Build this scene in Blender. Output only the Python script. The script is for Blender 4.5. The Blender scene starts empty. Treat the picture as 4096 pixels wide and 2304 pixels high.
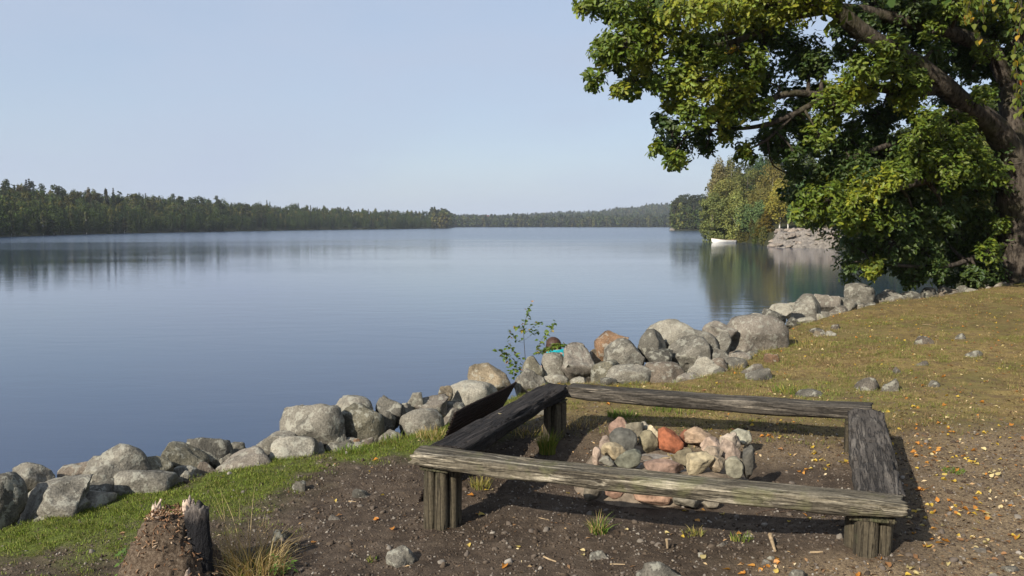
import bpy, bmesh, math, random
import numpy as np
from mathutils import Vector, Matrix

R = math.radians
scene = bpy.context.scene
COL = scene.collection

# ------------------------------------------------------------------ camera, sky, sun, exposure
CAMZ, PITCH, FPX, CX, CY = 1.75, R(4.1), 3531.6, 2048.0, 1152.0   # photograph pixels (4096 wide)
WATER_Z = -1.25
HAZE = 0.00016
cam_d = bpy.data.cameras.new('camera'); cam = bpy.data.objects.new('camera', cam_d); COL.objects.link(cam)
cam.location = (0, 0, CAMZ); cam.rotation_euler = (R(90) - PITCH, 0, 0)
cam_d.sensor_width = 36; cam_d.lens = 36 * FPX / 4096; cam_d.clip_start = 0.05; cam_d.clip_end = 12000
scene.camera = cam

SUN_EL, SUN_AZ = R(30.5), math.atan2(-0.64, -0.77)      # sun stands behind the camera, to the left
world = bpy.data.worlds.new('World'); scene.world = world; world.use_nodes = True
wn = world.node_tree.nodes; wl = world.node_tree.links
sky = wn.new('ShaderNodeTexSky'); sky.sky_type = 'NISHITA'; sky.sun_disc = False
sky.sun_elevation = SUN_EL; sky.sun_rotation = SUN_AZ % (2 * math.pi)
sky.air_density = 1.0; sky.dust_density = 1.0; sky.ozone_density = 2.0; sky.altitude = 100
# a thin even veil of high cloud over the whole sky, faintly mottled
wtc = wn.new('ShaderNodeTexCoord'); wmp = wn.new('ShaderNodeMapping'); wmp.inputs['Scale'].default_value = (1.2, 1.2, 4.0)
wno = wn.new('ShaderNodeTexNoise'); wno.inputs['Scale'].default_value = 2.2; wno.inputs['Detail'].default_value = 4
wmr = wn.new('ShaderNodeMapRange'); wmr.inputs['From Min'].default_value = .35; wmr.inputs['From Max'].default_value = .7; wmr.inputs['To Min'].default_value = .64; wmr.inputs['To Max'].default_value = .95
wmx = wn.new('ShaderNodeMixRGB'); wmx.inputs[2].default_value = (3.4, 3.95, 5.0, 1)
wl.new(wtc.outputs['Generated'], wmp.inputs[0]); wl.new(wmp.outputs[0], wno.inputs['Vector']); wl.new(wno.outputs['Fac'], wmr.inputs['Value'])
wl.new(wmr.outputs[0], wmx.inputs[0]); wl.new(sky.outputs[0], wmx.inputs[1])
wl.new(wmx.outputs[0], wn['Background'].inputs[0]); wn['Background'].inputs[1].default_value = 0.10
sd = bpy.data.lights.new('sun', 'SUN'); sd.energy = 5.0; sd.angle = R(0.53); sd.color = (1.0, 0.93, 0.82)
sun = bpy.data.objects.new('sun', sd); COL.objects.link(sun)
sdir = Vector((math.sin(SUN_AZ) * math.cos(SUN_EL), math.cos(SUN_AZ) * math.cos(SUN_EL), math.sin(SUN_EL)))
sun.rotation_euler = sdir.to_track_quat('Z', 'Y').to_euler()
vs = scene.view_settings; vs.view_transform = 'Standard'; vs.look = 'None'; vs.exposure = 0.58; vs.gamma = 1.0
vs.use_curve_mapping = False
scene.render.engine = 'CYCLES'; scene.cycles.max_bounces = 8; scene.cycles.transparent_max_bounces = 8
scene.cycles.volume_bounces = 0; scene.cycles.use_denoising = True

# ------------------------------------------------------------------ numbers
def hash3(ix, iy, iz, seed):
    with np.errstate(over='ignore'):
        h = (ix.astype(np.uint32) * np.uint32(374761393) + iy.astype(np.uint32) * np.uint32(668265263)
             + iz.astype(np.uint32) * np.uint32(2246822519) + np.uint32((seed * 3266489917) & 0xffffffff))
        h = (h ^ (h >> np.uint32(13))) * np.uint32(1274126177)
        h = (h ^ (h >> np.uint32(16))) * np.uint32(2246822519)
        h = h ^ (h >> np.uint32(15))
    return h.astype(np.float64) / 4294967295.0

def vnoise(p, seed=0):
    p = np.asarray(p, float); i = np.floor(p).astype(np.int64); f = p - i; u = f * f * (3 - 2 * f)
    out = 0
    for dx in (0, 1):
        for dy in (0, 1):
            for dz in (0, 1):
                w = (u[..., 0] if dx else 1 - u[..., 0]) * (u[..., 1] if dy else 1 - u[..., 1]) * (u[..., 2] if dz else 1 - u[..., 2])
                out = out + w * hash3(i[..., 0] + dx, i[..., 1] + dy, i[..., 2] + dz, seed)
    return out * 2 - 1

def fbm(p, seed=0, oct=3, gain=.5):
    p = np.asarray(p, float); a, s, t = 1.0, 0.0, 0.0
    for k in range(oct):
        s = s + a * vnoise(p, seed + k * 17); t += a; a *= gain; p = p * 2.03 + 11.3
    return s / t

def n2(x, y, sc, seed=0, oct=2):
    return fbm(np.stack([x * sc, y * sc, np.zeros_like(x) + .37], -1), seed, oct)

def sstep(a, b, x):
    t = np.clip((x - a) / (b - a), 0, 1); return t * t * (3 - 2 * t)

FW = np.array([0, math.cos(PITCH), -math.sin(PITCH)]); UPV = np.array([0, math.sin(PITCH), math.cos(PITCH)])
def ray(px, py):
    return FW + np.array([(px - CX) / FPX, 0, 0]) + UPV * ((CY - py) / FPX)
def at(px, py, y):
    d = ray(px, py); return np.array([0, 0, CAMZ]) + d * (y / d[1])
def on_z(px, py, z):
    d = ray(px, py); return np.array([0, 0, CAMZ]) + d * ((z - CAMZ) / d[2])
def dd(x):                      # a length read off the 2576-wide view, in photograph pixels
    return x * 4096 / 2576.0

# ------------------------------------------------------------------ lie of the land
def h0(x, y):
    x = np.asarray(x, float); y = np.asarray(y, float)
    fx = np.where(x < 2.5, .047 * (np.maximum(x, -4) + .42), .137 + .048 * (np.minimum(x, 14) - 2.5))
    fy = .010 * (np.clip(y, -3, 8) - 5.02) + .012 * np.clip(y - 8, 0, 20)
    return fx + fy + .075 * sstep(.9, .1, np.hypot(x - 1.8, y - 4.2))

def on_h0(px, py):
    z = 0.0
    for _ in range(40):
        p = on_z(px, py, z); z = .5 * z + .5 * float(h0(p[0], p[1]))
    return p

EDGE_PX = [(0, 2122), (155, 2084), (337, 2029), (489, 1991), (679, 1937), (826, 1902), (1081, 1845), (1266, 1815), (1424, 1793),
           (1611, 1756), (1774, 1715), (1960, 1640), (2179, 1540), (2450, 1535), (2700, 1530), (2900, 1490), (3000, 1440), (3104, 1370),
           (3180, 1310), (3257, 1285), (3392, 1250), (3499, 1222), (3666, 1194), (3875, 1171), (4096, 1135)]
EDGE_W = [on_h0(*p) for p in EDGE_PX]
def edge_y(px):
    return float(np.interp(px, [p[0] for p in EDGE_PX], [w[1] for w in EDGE_W]))
EDGE = [(-90, -70), (-30, -22), (-9, -1.5), (-5.2, 2.6)] + [(w[0], w[1]) for w in EDGE_W] + [(15.5, 21), (22, 27), (30, 38), (60, 60), (120, 60)]
EDGE = np.array(EDGE)

def bank_s(x, y):               # metres beyond the top of the bank, towards the lake
    x = np.asarray(x, float); y = np.asarray(y, float)
    best = np.full(x.shape, 1e9); sg = np.ones(x.shape)
    for a, b in zip(EDGE[:-1], EDGE[1:]):
        d = b - a; L2 = d @ d
        t = np.clip(((x - a[0]) * d[0] + (y - a[1]) * d[1]) / L2, 0, 1)
        qx, qy = x - a[0] - t * d[0], y - a[1] - t * d[1]
        dist = qx * qx + qy * qy
        side = d[0] * (y - a[1]) - d[1] * (x - a[0])
        m = dist < best
        best = np.where(m, dist, best); sg = np.where(m, np.sign(side), sg)
    return np.sqrt(best) * sg

WL = [(-60, 240), (-45, 215), (-36, 205), (-30, 250), (-19, 395), (-7.4, 606), (-4.2, 740), (-3.8, 1100), (10.2, 1110), (10.4, 470), (12.6, 470),
      (12.75, 158), (14.9, 152), (16.0, 131), (16.9, 122), (20.3, 118), (22, 92), (24.5, 64), (27, 46), (30, 36), (40, 30), (60, 30)]
def shore_R(az):
    return np.interp(az, [a for a, _ in WL], [b for _, b in WL])
HILL = [(-4, 10), (-1, 6), (.3, 10), (3, 16), (5.4, 17), (7, 26), (8, 25), (8.7, 33), (10.3, 32), (13, 30)]
def far_h(r, az):
    t = r - shore_R(az)
    z = np.where(t < 0, WATER_Z + np.maximum(t * .2, -4), WATER_Z + np.where(az > 12.7, .35, .10) * np.clip(t, 0, 5))
    left = sstep(-3.6, -4.6, az); mid = sstep(-4.6, -3.6, az) * sstep(10.6, 10.1, az)
    z = z + left * np.clip(.10 * np.clip(t - 3, 0, 160), 0, 13) * np.interp(az, [-36, -30, -20, -6, -4], [.65, .62, .6, .35, .2])
    hill = np.interp(az, [a for a, _ in HILL], [b for _, b in HILL])
    z = z + mid * (hill * sstep(150, 800, t))
    z = z + sstep(10.2, 10.6, az) * np.clip(.05 * np.clip(t - 5, 0, 200), 0, 9)
    return z

def H(x, y):
    x = np.asarray(x, float); y = np.asarray(y, float)
    s = bank_s(x, y)
    near = h0(x, y) - (.28 * np.clip(s, 0, .9) + .75 * np.clip(s - .9, 0, 6)) - .06 * sstep(.0, .25, s)
    near = near + sstep(3, 12, -s) * 0.0
    r = np.hypot(x, y); az = np.degrees(np.arctan2(x, y))
    front = (y > 1) & (np.abs(az) < 75)
    fz = np.where(front, far_h(np.maximum(r, 1), az), -5)
    use = sstep(26, 32, r) * front
    return np.where(use > 0, np.maximum(near, fz), near)

def Hp(x, y):
    return float(H(np.array([x]), np.array([y]))[0])

def on_ground(px, py):
    z = 0.0
    for _ in range(60):
        p = on_z(px, py, z); z = .6 * z + .4 * float(h0(p[0], p[1]))
    return p

# zones of the near ground: green turf, dry turf, leaf litter, bare soil
def zones(x, y):
    s = bank_s(x, y)
    nz = n2(x, y, 1.1, 5, 3) * .9; nf = n2(x, y, 3.3, 9, 2)
    g1 = sstep(-1.05, -1.75, x + .55 * nz + .15 * nf)
    g2 = sstep(-.75, -.25, s + .35 * nz) * sstep(.9, -.3, x) * sstep(-.1, -.35, -s - .1 + 0 * x + 1)
    green = np.clip(np.maximum(g1, sstep(-.8, -.3, s + .3 * nz) * sstep(.6, -.4, x)), 0, 1)
    green = green * (.22 + .78 * sstep(-1.25, -.45, s + .3 * nz)) * (.06 + .94 * sstep(-.3, .3, nz + .8 * nf - .16 + .7 * sstep(-.95, -.3, s)))
    green = green * (1 - .85 * sstep(.75, .35, np.hypot(x + 1.75, (y - 4.55))))
    behind = y - (7.35 - .34 * (x - .43))
    dry = np.maximum(sstep(-.6, 1.0, behind + .7 * nz) * sstep(-.4, .5, x), sstep(2.7, 5.0, x + .9 * nz) * sstep(4.0, 7.4, y + 1.2 * nz))
    right = x - (1.79 + (y - 4.225) * .367); front = (5.05 - .394 * (x + .545)) - y
    litter = np.maximum(sstep(-.05, .5, right + .15 * nz), sstep(-.1, .25, front) * sstep(.7, 1.8, x + .5 * nz)) * (1 - dry)
    litter = np.maximum(litter, .7 * sstep(.3, .9, x) * sstep(6.15, 6.8, y + .34 * (x - .43) + .3 * nz) * (1 - dry))
    return green * (1 - dry), dry, litter

# ------------------------------------------------------------------ object helpers
def link(o, parent=None):
    COL.objects.link(o)
    if parent is not None: o.parent = parent
    return o

def tag(o, label=None, cat=None, group=None, kind=None):
    if label: o['label'] = label
    if cat: o['category'] = cat
    if group: o['group'] = group
    if kind: o['kind'] = kind
    return o

def thing(name, loc, label, cat, group=None, rz=0):
    o = bpy.data.objects.new(name, None); o.empty_display_size = .2
    o.location = loc; o.rotation_euler = (0, 0, rz)
    link(o); return tag(o, label, cat, group)

def mesh_np(name, v, faces, mat=None, smooth=True, cols=None):
    """faces: list of (n,k) int arrays, each with polygons of k corners"""
    me = bpy.data.meshes.new(name)
    v = np.asarray(v, np.float32); me.vertices.add(len(v)); me.vertices.foreach_set('co', v.ravel())
    faces = [np.asarray(f, np.int32) for f in faces if len(f)]
    tot = sum(f.size for f in faces); npoly = sum(len(f) for f in faces)
    me.loops.add(tot); me.polygons.add(npoly)
    me.loops.foreach_set('vertex_index', np.concatenate([f.ravel() for f in faces]))
    st = []; c = 0
    for f in faces:
        st.append(c + np.arange(len(f)) * f.shape[1]); c += f.size
    me.polygons.foreach_set('loop_start', np.concatenate(st).astype(np.int32))
    if cols is not None:
        a = me.color_attributes.new('col', 'FLOAT_COLOR', 'POINT')
        cc = np.ones((len(v), 4), np.float32); cc[:, :3] = cols; a.data.foreach_set('color', cc.ravel())
    me.update(calc_edges=True)
    if smooth: me.polygons.foreach_set('use_smooth', np.ones(npoly, bool))
    if mat: me.materials.append(mat)
    return me

def obj(name, me, parent=None, loc=(0, 0, 0), rot=(0, 0, 0)):
    o = bpy.data.objects.new(name, me); o.location = loc; o.rotation_euler = rot
    return link(o, parent)

class MB:
    """collects vertices and faces of one mesh"""
    def __init__(s): s.v = []; s.f = {}; s.c = []; s.n = 0
    def add(s, v, f, c=None):
        v = np.asarray(v, float); f = np.asarray(f, int)
        s.v.append(v); s.f.setdefault(f.shape[1], []).append(f + s.n); s.n += len(v)
        s.c.append(np.broadcast_to(np.array(c if c is not None else (1, 1, 1), float), (len(v), 3)))
    def mesh(s, name, mat, smooth=True):
        return mesh_np(name, np.concatenate(s.v), [np.concatenate(x) for x in s.f.values()], mat, smooth, np.concatenate(s.c))

def smooth_path(pts, sub=5):
    P = np.asarray(pts, float); n = len(P)
    if n < 3: 
        t = np.linspace(0, 1, sub + 1)[:, None]; return P[0] * (1 - t) + P[-1] * t
    out = []
    for i in range(n - 1):
        p0, p1, p2, p3 = P[max(i - 1, 0)], P[i], P[i + 1], P[min(i + 2, n - 1)]
        for k in range(sub):
            t = k / sub
            out.append(.5 * ((2 * p1) + (-p0 + p2) * t + (2 * p0 - 5 * p1 + 4 * p2 - p3) * t * t + (-p0 + 3 * p1 - 3 * p2 + p3) * t ** 3))
    out.append(P[-1]); return np.array(out)

def tube(mb, path, rad, sides=8, noise=0, seed=0, col=None, cap=True):
    path = np.asarray(path, float); n = len(path); rad = np.broadcast_to(np.asarray(rad, float), (n,))
    tan = np.gradient(path, axis=0); tan /= np.linalg.norm(tan, axis=1)[:, None] + 1e-9
    ref = np.array([0.0, 0, 1]) if abs(tan[0][2]) < .9 else np.array([1.0, 0, 0])
    a = np.cross(tan, ref); a /= np.linalg.norm(a, axis=1)[:, None] + 1e-9; b = np.cross(tan, a)
    th = np.arange(sides) * 2 * math.pi / sides
    ring = a[:, None, :] * np.cos(th)[None, :, None] + b[:, None, :] * np.sin(th)[None, :, None]
    rr = np.repeat(rad[:, None], sides, 1)
    if noise:
        q = path[:, None, :] * 2.2 + ring * 1.4
        rr = rr * (1 + noise * fbm(q, seed, 3))
    v = (path[:, None, :] + ring * rr[:, :, None]).reshape(-1, 3)
    i = np.arange(n - 1)[:, None] * sides; j = np.arange(sides)[None, :]; k = (j + 1) % sides
    f = np.stack([i + j, i + k, i + sides + k, i + sides + j], -1).reshape(-1, 4)
    mb.add(v, f, col)
    if cap:
        for base, c in ((0, path[0]), ((n - 1) * sides, path[-1])):
            vv = np.concatenate([v[base:base + sides], [c]])
            mb.add(vv, [[q, (q + 1) % sides, sides] for q in range(sides)], col)

def box_me(name, sx, sy, sz, mat, bev=.01, jit=0, seed=0):
    bm = bmesh.new(); bmesh.ops.create_cube(bm, size=1)
    for v in bm.verts: v.co = Vector((v.co.x * sx, v.co.y * sy, v.co.z * sz))
    if bev: bmesh.ops.bevel(bm, geom=bm.edges[:] + bm.verts[:], offset=bev, segments=2, affect='EDGES')
    rnd = random.Random(seed)
    if jit:
        for v in bm.verts: v.co += Vector((rnd.uniform(-jit, jit), rnd.uniform(-jit, jit), rnd.uniform(-jit, jit)))
    me = bpy.data.meshes.new(name); bm.to_mesh(me); bm.free(); me.materials.append(mat); return me

# ------------------------------------------------------------------ materials
class NT:
    def __init__(s, name):
        s.m = bpy.data.materials.new(name); s.m.use_nodes = True; s.t = s.m.node_tree; s.n = s.t.nodes
        s.bsdf = s.n['Principled BSDF']; s.out = s.n['Material Output']
    def new(s, typ, **kw):
        nd = s.n.new('ShaderNode' + typ)
        for k, v in kw.items(): setattr(nd, k, v)
        return nd
    def l(s, a, b): s.t.links.new(a, b)
    def coord(s, which='Object', scale=(1, 1, 1), rnd=False):
        tc = s.new('TexCoord'); mp = s.new('Mapping'); mp.inputs['Scale'].default_value = scale
        s.l(tc.outputs[which], mp.inputs['Vector'])
        if rnd:
            oi = s.new('ObjectInfo'); mu = s.new('Math', operation='MULTIPLY'); mu.inputs[1].default_value = 57.0
            cb = s.new('CombineXYZ'); s.l(oi.outputs['Random'], mu.inputs[0])
            for k in range(3): s.l(mu.outputs[0], cb.inputs[k])
            s.l(cb.outputs[0], mp.inputs['Location'])
        return mp.outputs[0]
    def noise(s, vec, scale, detail=3, rough=.55, dist=0):
        nd = s.new('TexNoise'); nd.inputs['Scale'].default_value = scale; nd.inputs['Detail'].default_value = detail
        nd.inputs['Roughness'].default_value = rough; nd.inputs['Distortion'].default_value = dist
        if vec is not None: s.l(vec, nd.inputs['Vector'])
        return nd.outputs['Fac']
    def ramp(s, fac, stops):
        nd = s.new('ValToRGB'); cr = nd.color_ramp
        while len(cr.elements) > 1: cr.elements.remove(cr.elements[-1])
        for i, (p, c) in enumerate(stops):
            e = cr.elements[0] if i == 0 else cr.elements.new(p)
            e.position = p; e.color = (*c, 1) if len(c) == 3 else c
        s.l(fac, nd.inputs[0]); return nd.outputs[0]
    def mix(s, fac, a, b, mode='MIX'):
        nd = s.new('MixRGB', blend_type=mode)
        for sock, v in ((nd.inputs[0], fac), (nd.inputs[1], a), (nd.inputs[2], b)):
            if isinstance(v, (int, float)): sock.default_value = v
            elif isinstance(v, tuple): sock.default_value = (*v, 1)
            else: s.l(v, sock)
        return nd.outputs[0]
    def math(s, op, a, b=None):
        nd = s.new('Math', operation=op)
        for sock, v in zip(nd.inputs, (a, b)):
            if v is None: continue
            if isinstance(v, (int, float)): sock.default_value = v
            else: s.l(v, sock)
        return nd.outputs[0]
    def bump(s, h, dist, strength=1.0, nrm=None):
        nd = s.new('Bump'); nd.inputs['Strength'].default_value = strength; nd.inputs['Distance'].default_value = dist
        s.l(h, nd.inputs['Height'])
        if nrm is not None: s.l(nrm, nd.inputs['Normal'])
        return nd.outputs[0]
    def fin(s, col=None, rough=.85, nrm=None, spec=.3):
        if col is not None:
            if isinstance(col, tuple): s.bsdf.inputs['Base Color'].default_value = (*col, 1)
            else: s.l(col, s.bsdf.inputs['Base Color'])
        if isinstance(rough, (int, float)): s.bsdf.inputs['Roughness'].default_value = rough
        else: s.l(rough, s.bsdf.inputs['Roughness'])
        s.bsdf.inputs['Specular IOR Level'].default_value = spec
        if nrm is not None: s.l(nrm, s.bsdf.inputs['Normal'])
        return s.m

def BW(a): return (a, a, a)

def rock_mat():
    s = NT('granite'); c = s.coord(rnd=True)
    oi = s.new('ObjectInfo')
    big = s.noise(c, 3.2, 4, .6); mid = s.noise(c, 14, 5, .65); fine = s.noise(c, 75, 3, .7)
    col = s.mix(1.0, oi.outputs['Color'], s.ramp(big, [(.34, BW(.45)), (.5, BW(.92)), (.7, BW(1.2))]), 'MULTIPLY')
    col = s.mix(1.0, col, s.ramp(fine, [(.3, BW(.6)), (.5, BW(1.0)), (.72, BW(1.5))]), 'MULTIPLY')
    lich = s.ramp(mid, [(.53, BW(0)), (.58, BW(1))])
    col = s.mix(s.math('MULTIPLY', lich, .5), col, (.33, .32, .26))
    dk = s.ramp(s.noise(c, 8, 4, .7), [(.3, BW(1)), (.42, BW(0))])
    col = s.mix(s.math('MULTIPLY', dk, .65), col, (.05, .046, .038))
    b = s.bump(mid, .03, .8); b = s.bump(fine, .008, .8, b)
    return s.fin(col, .9, b, .25)
ROCK = rock_mat()

def wood_mat(name, base, light, dark, lamt=.5, moss=None, up=False):
    ax = (lambda a, b: (b, b, a)) if up else (lambda a, b: (a, b, b))
    s = NT(name); c = s.coord(scale=(1, 1, 1)); cs = s.coord(scale=ax(1.6, 22)); cl = s.coord(scale=ax(.55, 7))
    g1 = s.noise(cs, 1.6, 6, .7); g2 = s.noise(cl, 1.9, 4, .6); sp = s.noise(c, 55, 3, .7)
    col = s.mix(s.ramp(g2, [(.32, BW(0)), (.68, BW(1))]), dark, base)
    col = s.mix(s.math('MULTIPLY', s.ramp(g1, [(.52, BW(0)), (.66, BW(1))]), lamt), col, light)
    crack = s.ramp(s.noise(s.coord(scale=ax(.9, 16)), 2.1, 3, .55), [(.455, BW(0)), (.49, BW(1)), (.51, BW(1)), (.545, BW(0))])
    col = s.mix(s.math('MULTIPLY', crack, .55), col, tuple(x * .25 for x in dark))
    col = s.mix(1.0, col, s.ramp(sp, [(.3, BW(.7)), (.7, BW(1.25))]), 'MULTIPLY')
    if moss:
        mm = s.ramp(s.noise(c, 5, 4, .65), [(.52, BW(0)), (.66, BW(1))]); col = s.mix(s.math('MULTIPLY', mm, .5), col, moss)
    b = s.bump(g1, .012, .8); b = s.bump(s.math('SUBTRACT', 1.0, crack), .01, .8, b); b = s.bump(sp, .003, .5, b)
    return s.fin(col, .9, b, .2)
WOOD_GREY = wood_mat('weathered_wood', (.165, .142, .10), (.50, .44, .33), (.06, .05, .036), .75, (.12, .12, .05))
WOOD_DARK = wood_mat('blackened_wood', (.036, .03, .026), (.10, .085, .075), (.014, .012, .011), .35)
WOOD_BROWN = wood_mat('brown_grey_wood', (.105, .09, .075), (.25, .22, .18), (.04, .034, .028), .5)
WOOD_FAR = wood_mat('dark_weathered_wood', (.10, .086, .068), (.34, .29, .22), (.035, .03, .024), .6)
POST = wood_mat('post_wood', (.088, .072, .046), (.16, .135, .09), (.042, .035, .024), .4, (.09, .1, .045), True)

def bark_mat(name, a, b_, sc=9, moss=(.09, .09, .03)):
    s = NT(name); c = s.coord(scale=(1, 1, .35))
    n1 = s.noise(c, sc, 5, .7); col = s.ramp(n1, [(.38, a), (.58, b_)])
    mm = s.ramp(s.noise(s.coord(), 1.3, 4, .6), [(.5, BW(0)), (.62, BW(1))]); col = s.mix(s.math('MULTIPLY', mm, .5), col, moss)
    return s.fin(col, .95, s.bump(n1, .05, 1.0), .15)
BARK = bark_mat('oak_bark', (.018, .014, .011), (.088, .072, .056), 14, (.055, .056, .02))
BARK_FAR = bark_mat('tree_bark', (.05, .042, .035), (.13, .11, .09), 3)

def birch_bark():
    s = NT('birch_bark'); c = s.coord(scale=(.7, .7, 5))
    col = s.ramp(s.noise(c, 2.5, 4, .6), [(.36, (.05, .045, .04)), (.45, (.55, .52, .47)), (.8, (.66, .63, .58))])
    return s.fin(col, .8)
BIRCH_BARK = birch_bark()

def leaf_mat(name, base, trans=.35, var=.5, rough=.5, use_rnd=False, spec=.35):
    s = NT(name)
    at_ = s.new('Attribute', attribute_name='col')
    col = s.mix(1.0, at_.outputs['Color'], base, 'MULTIPLY')
    if use_rnd:
        oi = s.new('ObjectInfo'); hs = s.new('HueSaturation')
        s.l(s.math('ADD', .488, s.math('MULTIPLY', oi.outputs['Random'], .024)), hs.inputs['Hue'])
        s.l(s.math('ADD', .72, s.math('MULTIPLY', oi.outputs['Random'], .56)), hs.inputs['Value'])
        s.l(col, hs.inputs['Color']); col = hs.outputs[0]
    s.fin(col, rough, None, spec)
    tr = s.new('BsdfTranslucent'); s.l(s.mix(1.0, col, (1.35, 1.25, .6), 'MULTIPLY'), tr.inputs['Color'])
    mx = s.new('MixShader'); mx.inputs[0].default_value = trans
    s.l(s.bsdf.outputs[0], mx.inputs[1]); s.l(tr.outputs[0], mx.inputs[2]); s.l(mx.outputs[0], s.out.inputs['Surface'])
    return s.m
LEAF = leaf_mat('leaf', (1, 1, 1))
LEAF_FAR = leaf_mat('far_leaf', (1, 1, 1), .22, rough=.8, use_rnd=True, spec=.1)
BLADE = leaf_mat('grass_blade', (1, 1, 1), .3, rough=.6, spec=.2)
BLADE_V = leaf_mat('turf_blade', (1, 1, 1), .12, rough=.65, use_rnd=True, spec=.15)

def plain(name, col, rough=.8, nsc=20, amt=.35, bump=.004, spec=.3, metal=0):
    s = NT(name); c = s.coord(rnd=True); n1 = s.noise(c, nsc, 4, .6)
    cc = s.mix(1.0, s.ramp(n1, [(.3, BW(1 - amt)), (.7, BW(1 + amt))]), col, 'MULTIPLY')
    s.bsdf.inputs['Metallic'].default_value = metal
    return s.fin(cc, rough, s.bump(n1, bump, .7) if bump else None, spec)

def tint_mat(name, rough=.8, nsc=30, amt=.3, bump=.003):
    s = NT(name); c = s.coord(rnd=True); n1 = s.noise(c, nsc, 4, .6); oi = s.new('ObjectInfo')
    cc = s.mix(1.0, s.ramp(n1, [(.3, BW(1 - amt)), (.7, BW(1 + amt))]), oi.outputs['Color'], 'MULTIPLY')
    return s.fin(cc, rough, s.bump(n1, bump, .7), .25)
TINT = tint_mat('tinted_matte')
# ------------------------------------------------------------------ ground, water
def ground_mat():
    s = NT('earth_and_turf'); c = s.coord('Object')
    z = s.new('Attribute', attribute_name='col'); sp = s.new('SeparateColor'); s.l(z.outputs['Color'], sp.inputs[0])
    n_big = s.noise(c, 1.7, 4, .6); n_mid = s.noise(c, 9, 5, .65); n_fine = s.noise(c, 60, 4, .7); n_grit = s.noise(c, 190, 2, .6)
    soil = s.ramp(n_mid, [(.3, (.040, .029, .021)), (.55, (.074, .055, .039)), (.75, (.118, .090, .065))])
    lit = s.ramp(n_fine, [(.3, (.085, .060, .038)), (.5, (.175, .128, .078)), (.7, (.30, .225, .135))])
    grn = s.ramp(n_fine, [(.3, (.045, .05, .016)), (.55, (.10, .125, .024)), (.75, (.17, .19, .05))])
    dry = s.ramp(n_fine, [(.3, (.09, .066, .026)), (.5, (.20, .145, .055)), (.72, (.31, .235, .10))])
    dryg = s.mix(s.ramp(s.noise(c, .9, 4, .6), [(.46, BW(0)), (.6, BW(1))]), dry, (.145, .12, .045))
    dryg = s.mix(s.math('MULTIPLY', s.ramp(n_mid, [(.5, BW(0)), (.62, BW(1))]), .75), dryg, (.12, .08, .046))
    col = s.mix(sp.outputs[2], soil, lit); col = s.mix(sp.outputs[0], col, grn); col = s.mix(sp.outputs[1], col, dryg)
    grit = s.ramp(n_grit, [(.33, BW(.62)), (.5, BW(1)), (.68, BW(1.45))]); col = s.mix(.9, col, grit, 'MULTIPLY')
    col = s.mix(1.0, col, s.ramp(n_big, [(.3, BW(.8)), (.7, BW(1.2))]), 'MULTIPLY')
    b = s.bump(n_mid, .05, .5); b = s.bump(n_fine, .012, .7, b); b = s.bump(n_grit, .005, .8, b)
    return s.fin(col, .95, b, .12)
GROUND = ground_mat()

def far_mat():
    s = NT('forest_floor'); c = s.coord('Object')
    col = s.ramp(s.noise(c, .12, 4, .6), [(.35, (.02, .022, .011)), (.6, (.045, .045, .02)), (.8, (.08, .07, .035))])
    return s.fin(col, .95, None, .1)
FAR = far_mat()

def polar(name, rr, az, mat, near):
    A, Rr = np.meshgrid(np.radians(az), rr); x = Rr * np.sin(A); y = Rr * np.cos(A)
    z = H(x, y); cols = None
    if near:
        s = bank_s(x, y)
        amp = np.clip(1.3 - Rr / 30, .25, 1)
        z = z + (.018 * n2(x, y, 2.3, 31, 2) + .010 * n2(x, y, 7.1, 33, 3) + .006 * n2(x, y, 23, 35, 2)) * amp
        z = z + .05 * n2(x, y, .7, 41, 2) * sstep(2.5, 6, Rr) * sstep(3, 5, x)
        # worn hollow round the fire, small heap of earth round the near right corner posts
        z = z - .03 * sstep(1.25, .5, np.hypot(x - 1.1, y - 5.75))
        g, d, l = zones(x, y); cols = np.stack([g, d, l], -1).reshape(-1, 3)
    v = np.stack([x, y, z], -1).reshape(-1, 3)
    n, m = A.shape
    i = np.arange(n - 1)[:, None] * m; j = np.arange(m - 1)[None, :]
    f = np.stack([i + j, i + j + 1, i + m + j + 1, i + m + j], -1).reshape(-1, 4)[:, ::-1]
    o = obj(name, mesh_np(name, v, [f], mat, True, cols)); tag(o, kind='structure'); return o
az_n = np.concatenate([np.arange(-180, -36, 4), np.arange(-36, 36, .14), np.arange(36, 181, 4)]); az_n[-1] = 180
ground = polar('ground', np.exp(np.arange(math.log(.6), math.log(33.5), .0085)), az_n, GROUND, True)
tag(ground, 'bare soil, turf and leaf litter sloping down to the lake')
az_f = np.concatenate([np.arange(-72, -36, 2), np.arange(-36, 36, .2), np.arange(36, 73, 2)])
rr_f = np.concatenate([np.exp(np.arange(math.log(33.2), math.log(900), .02)), np.exp(np.arange(math.log(905), math.log(6000), .03))])
terrain = polar('terrain', rr_f, az_f, FAR, False); tag(terrain, 'wooded shores and low hills round the lake')

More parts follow.
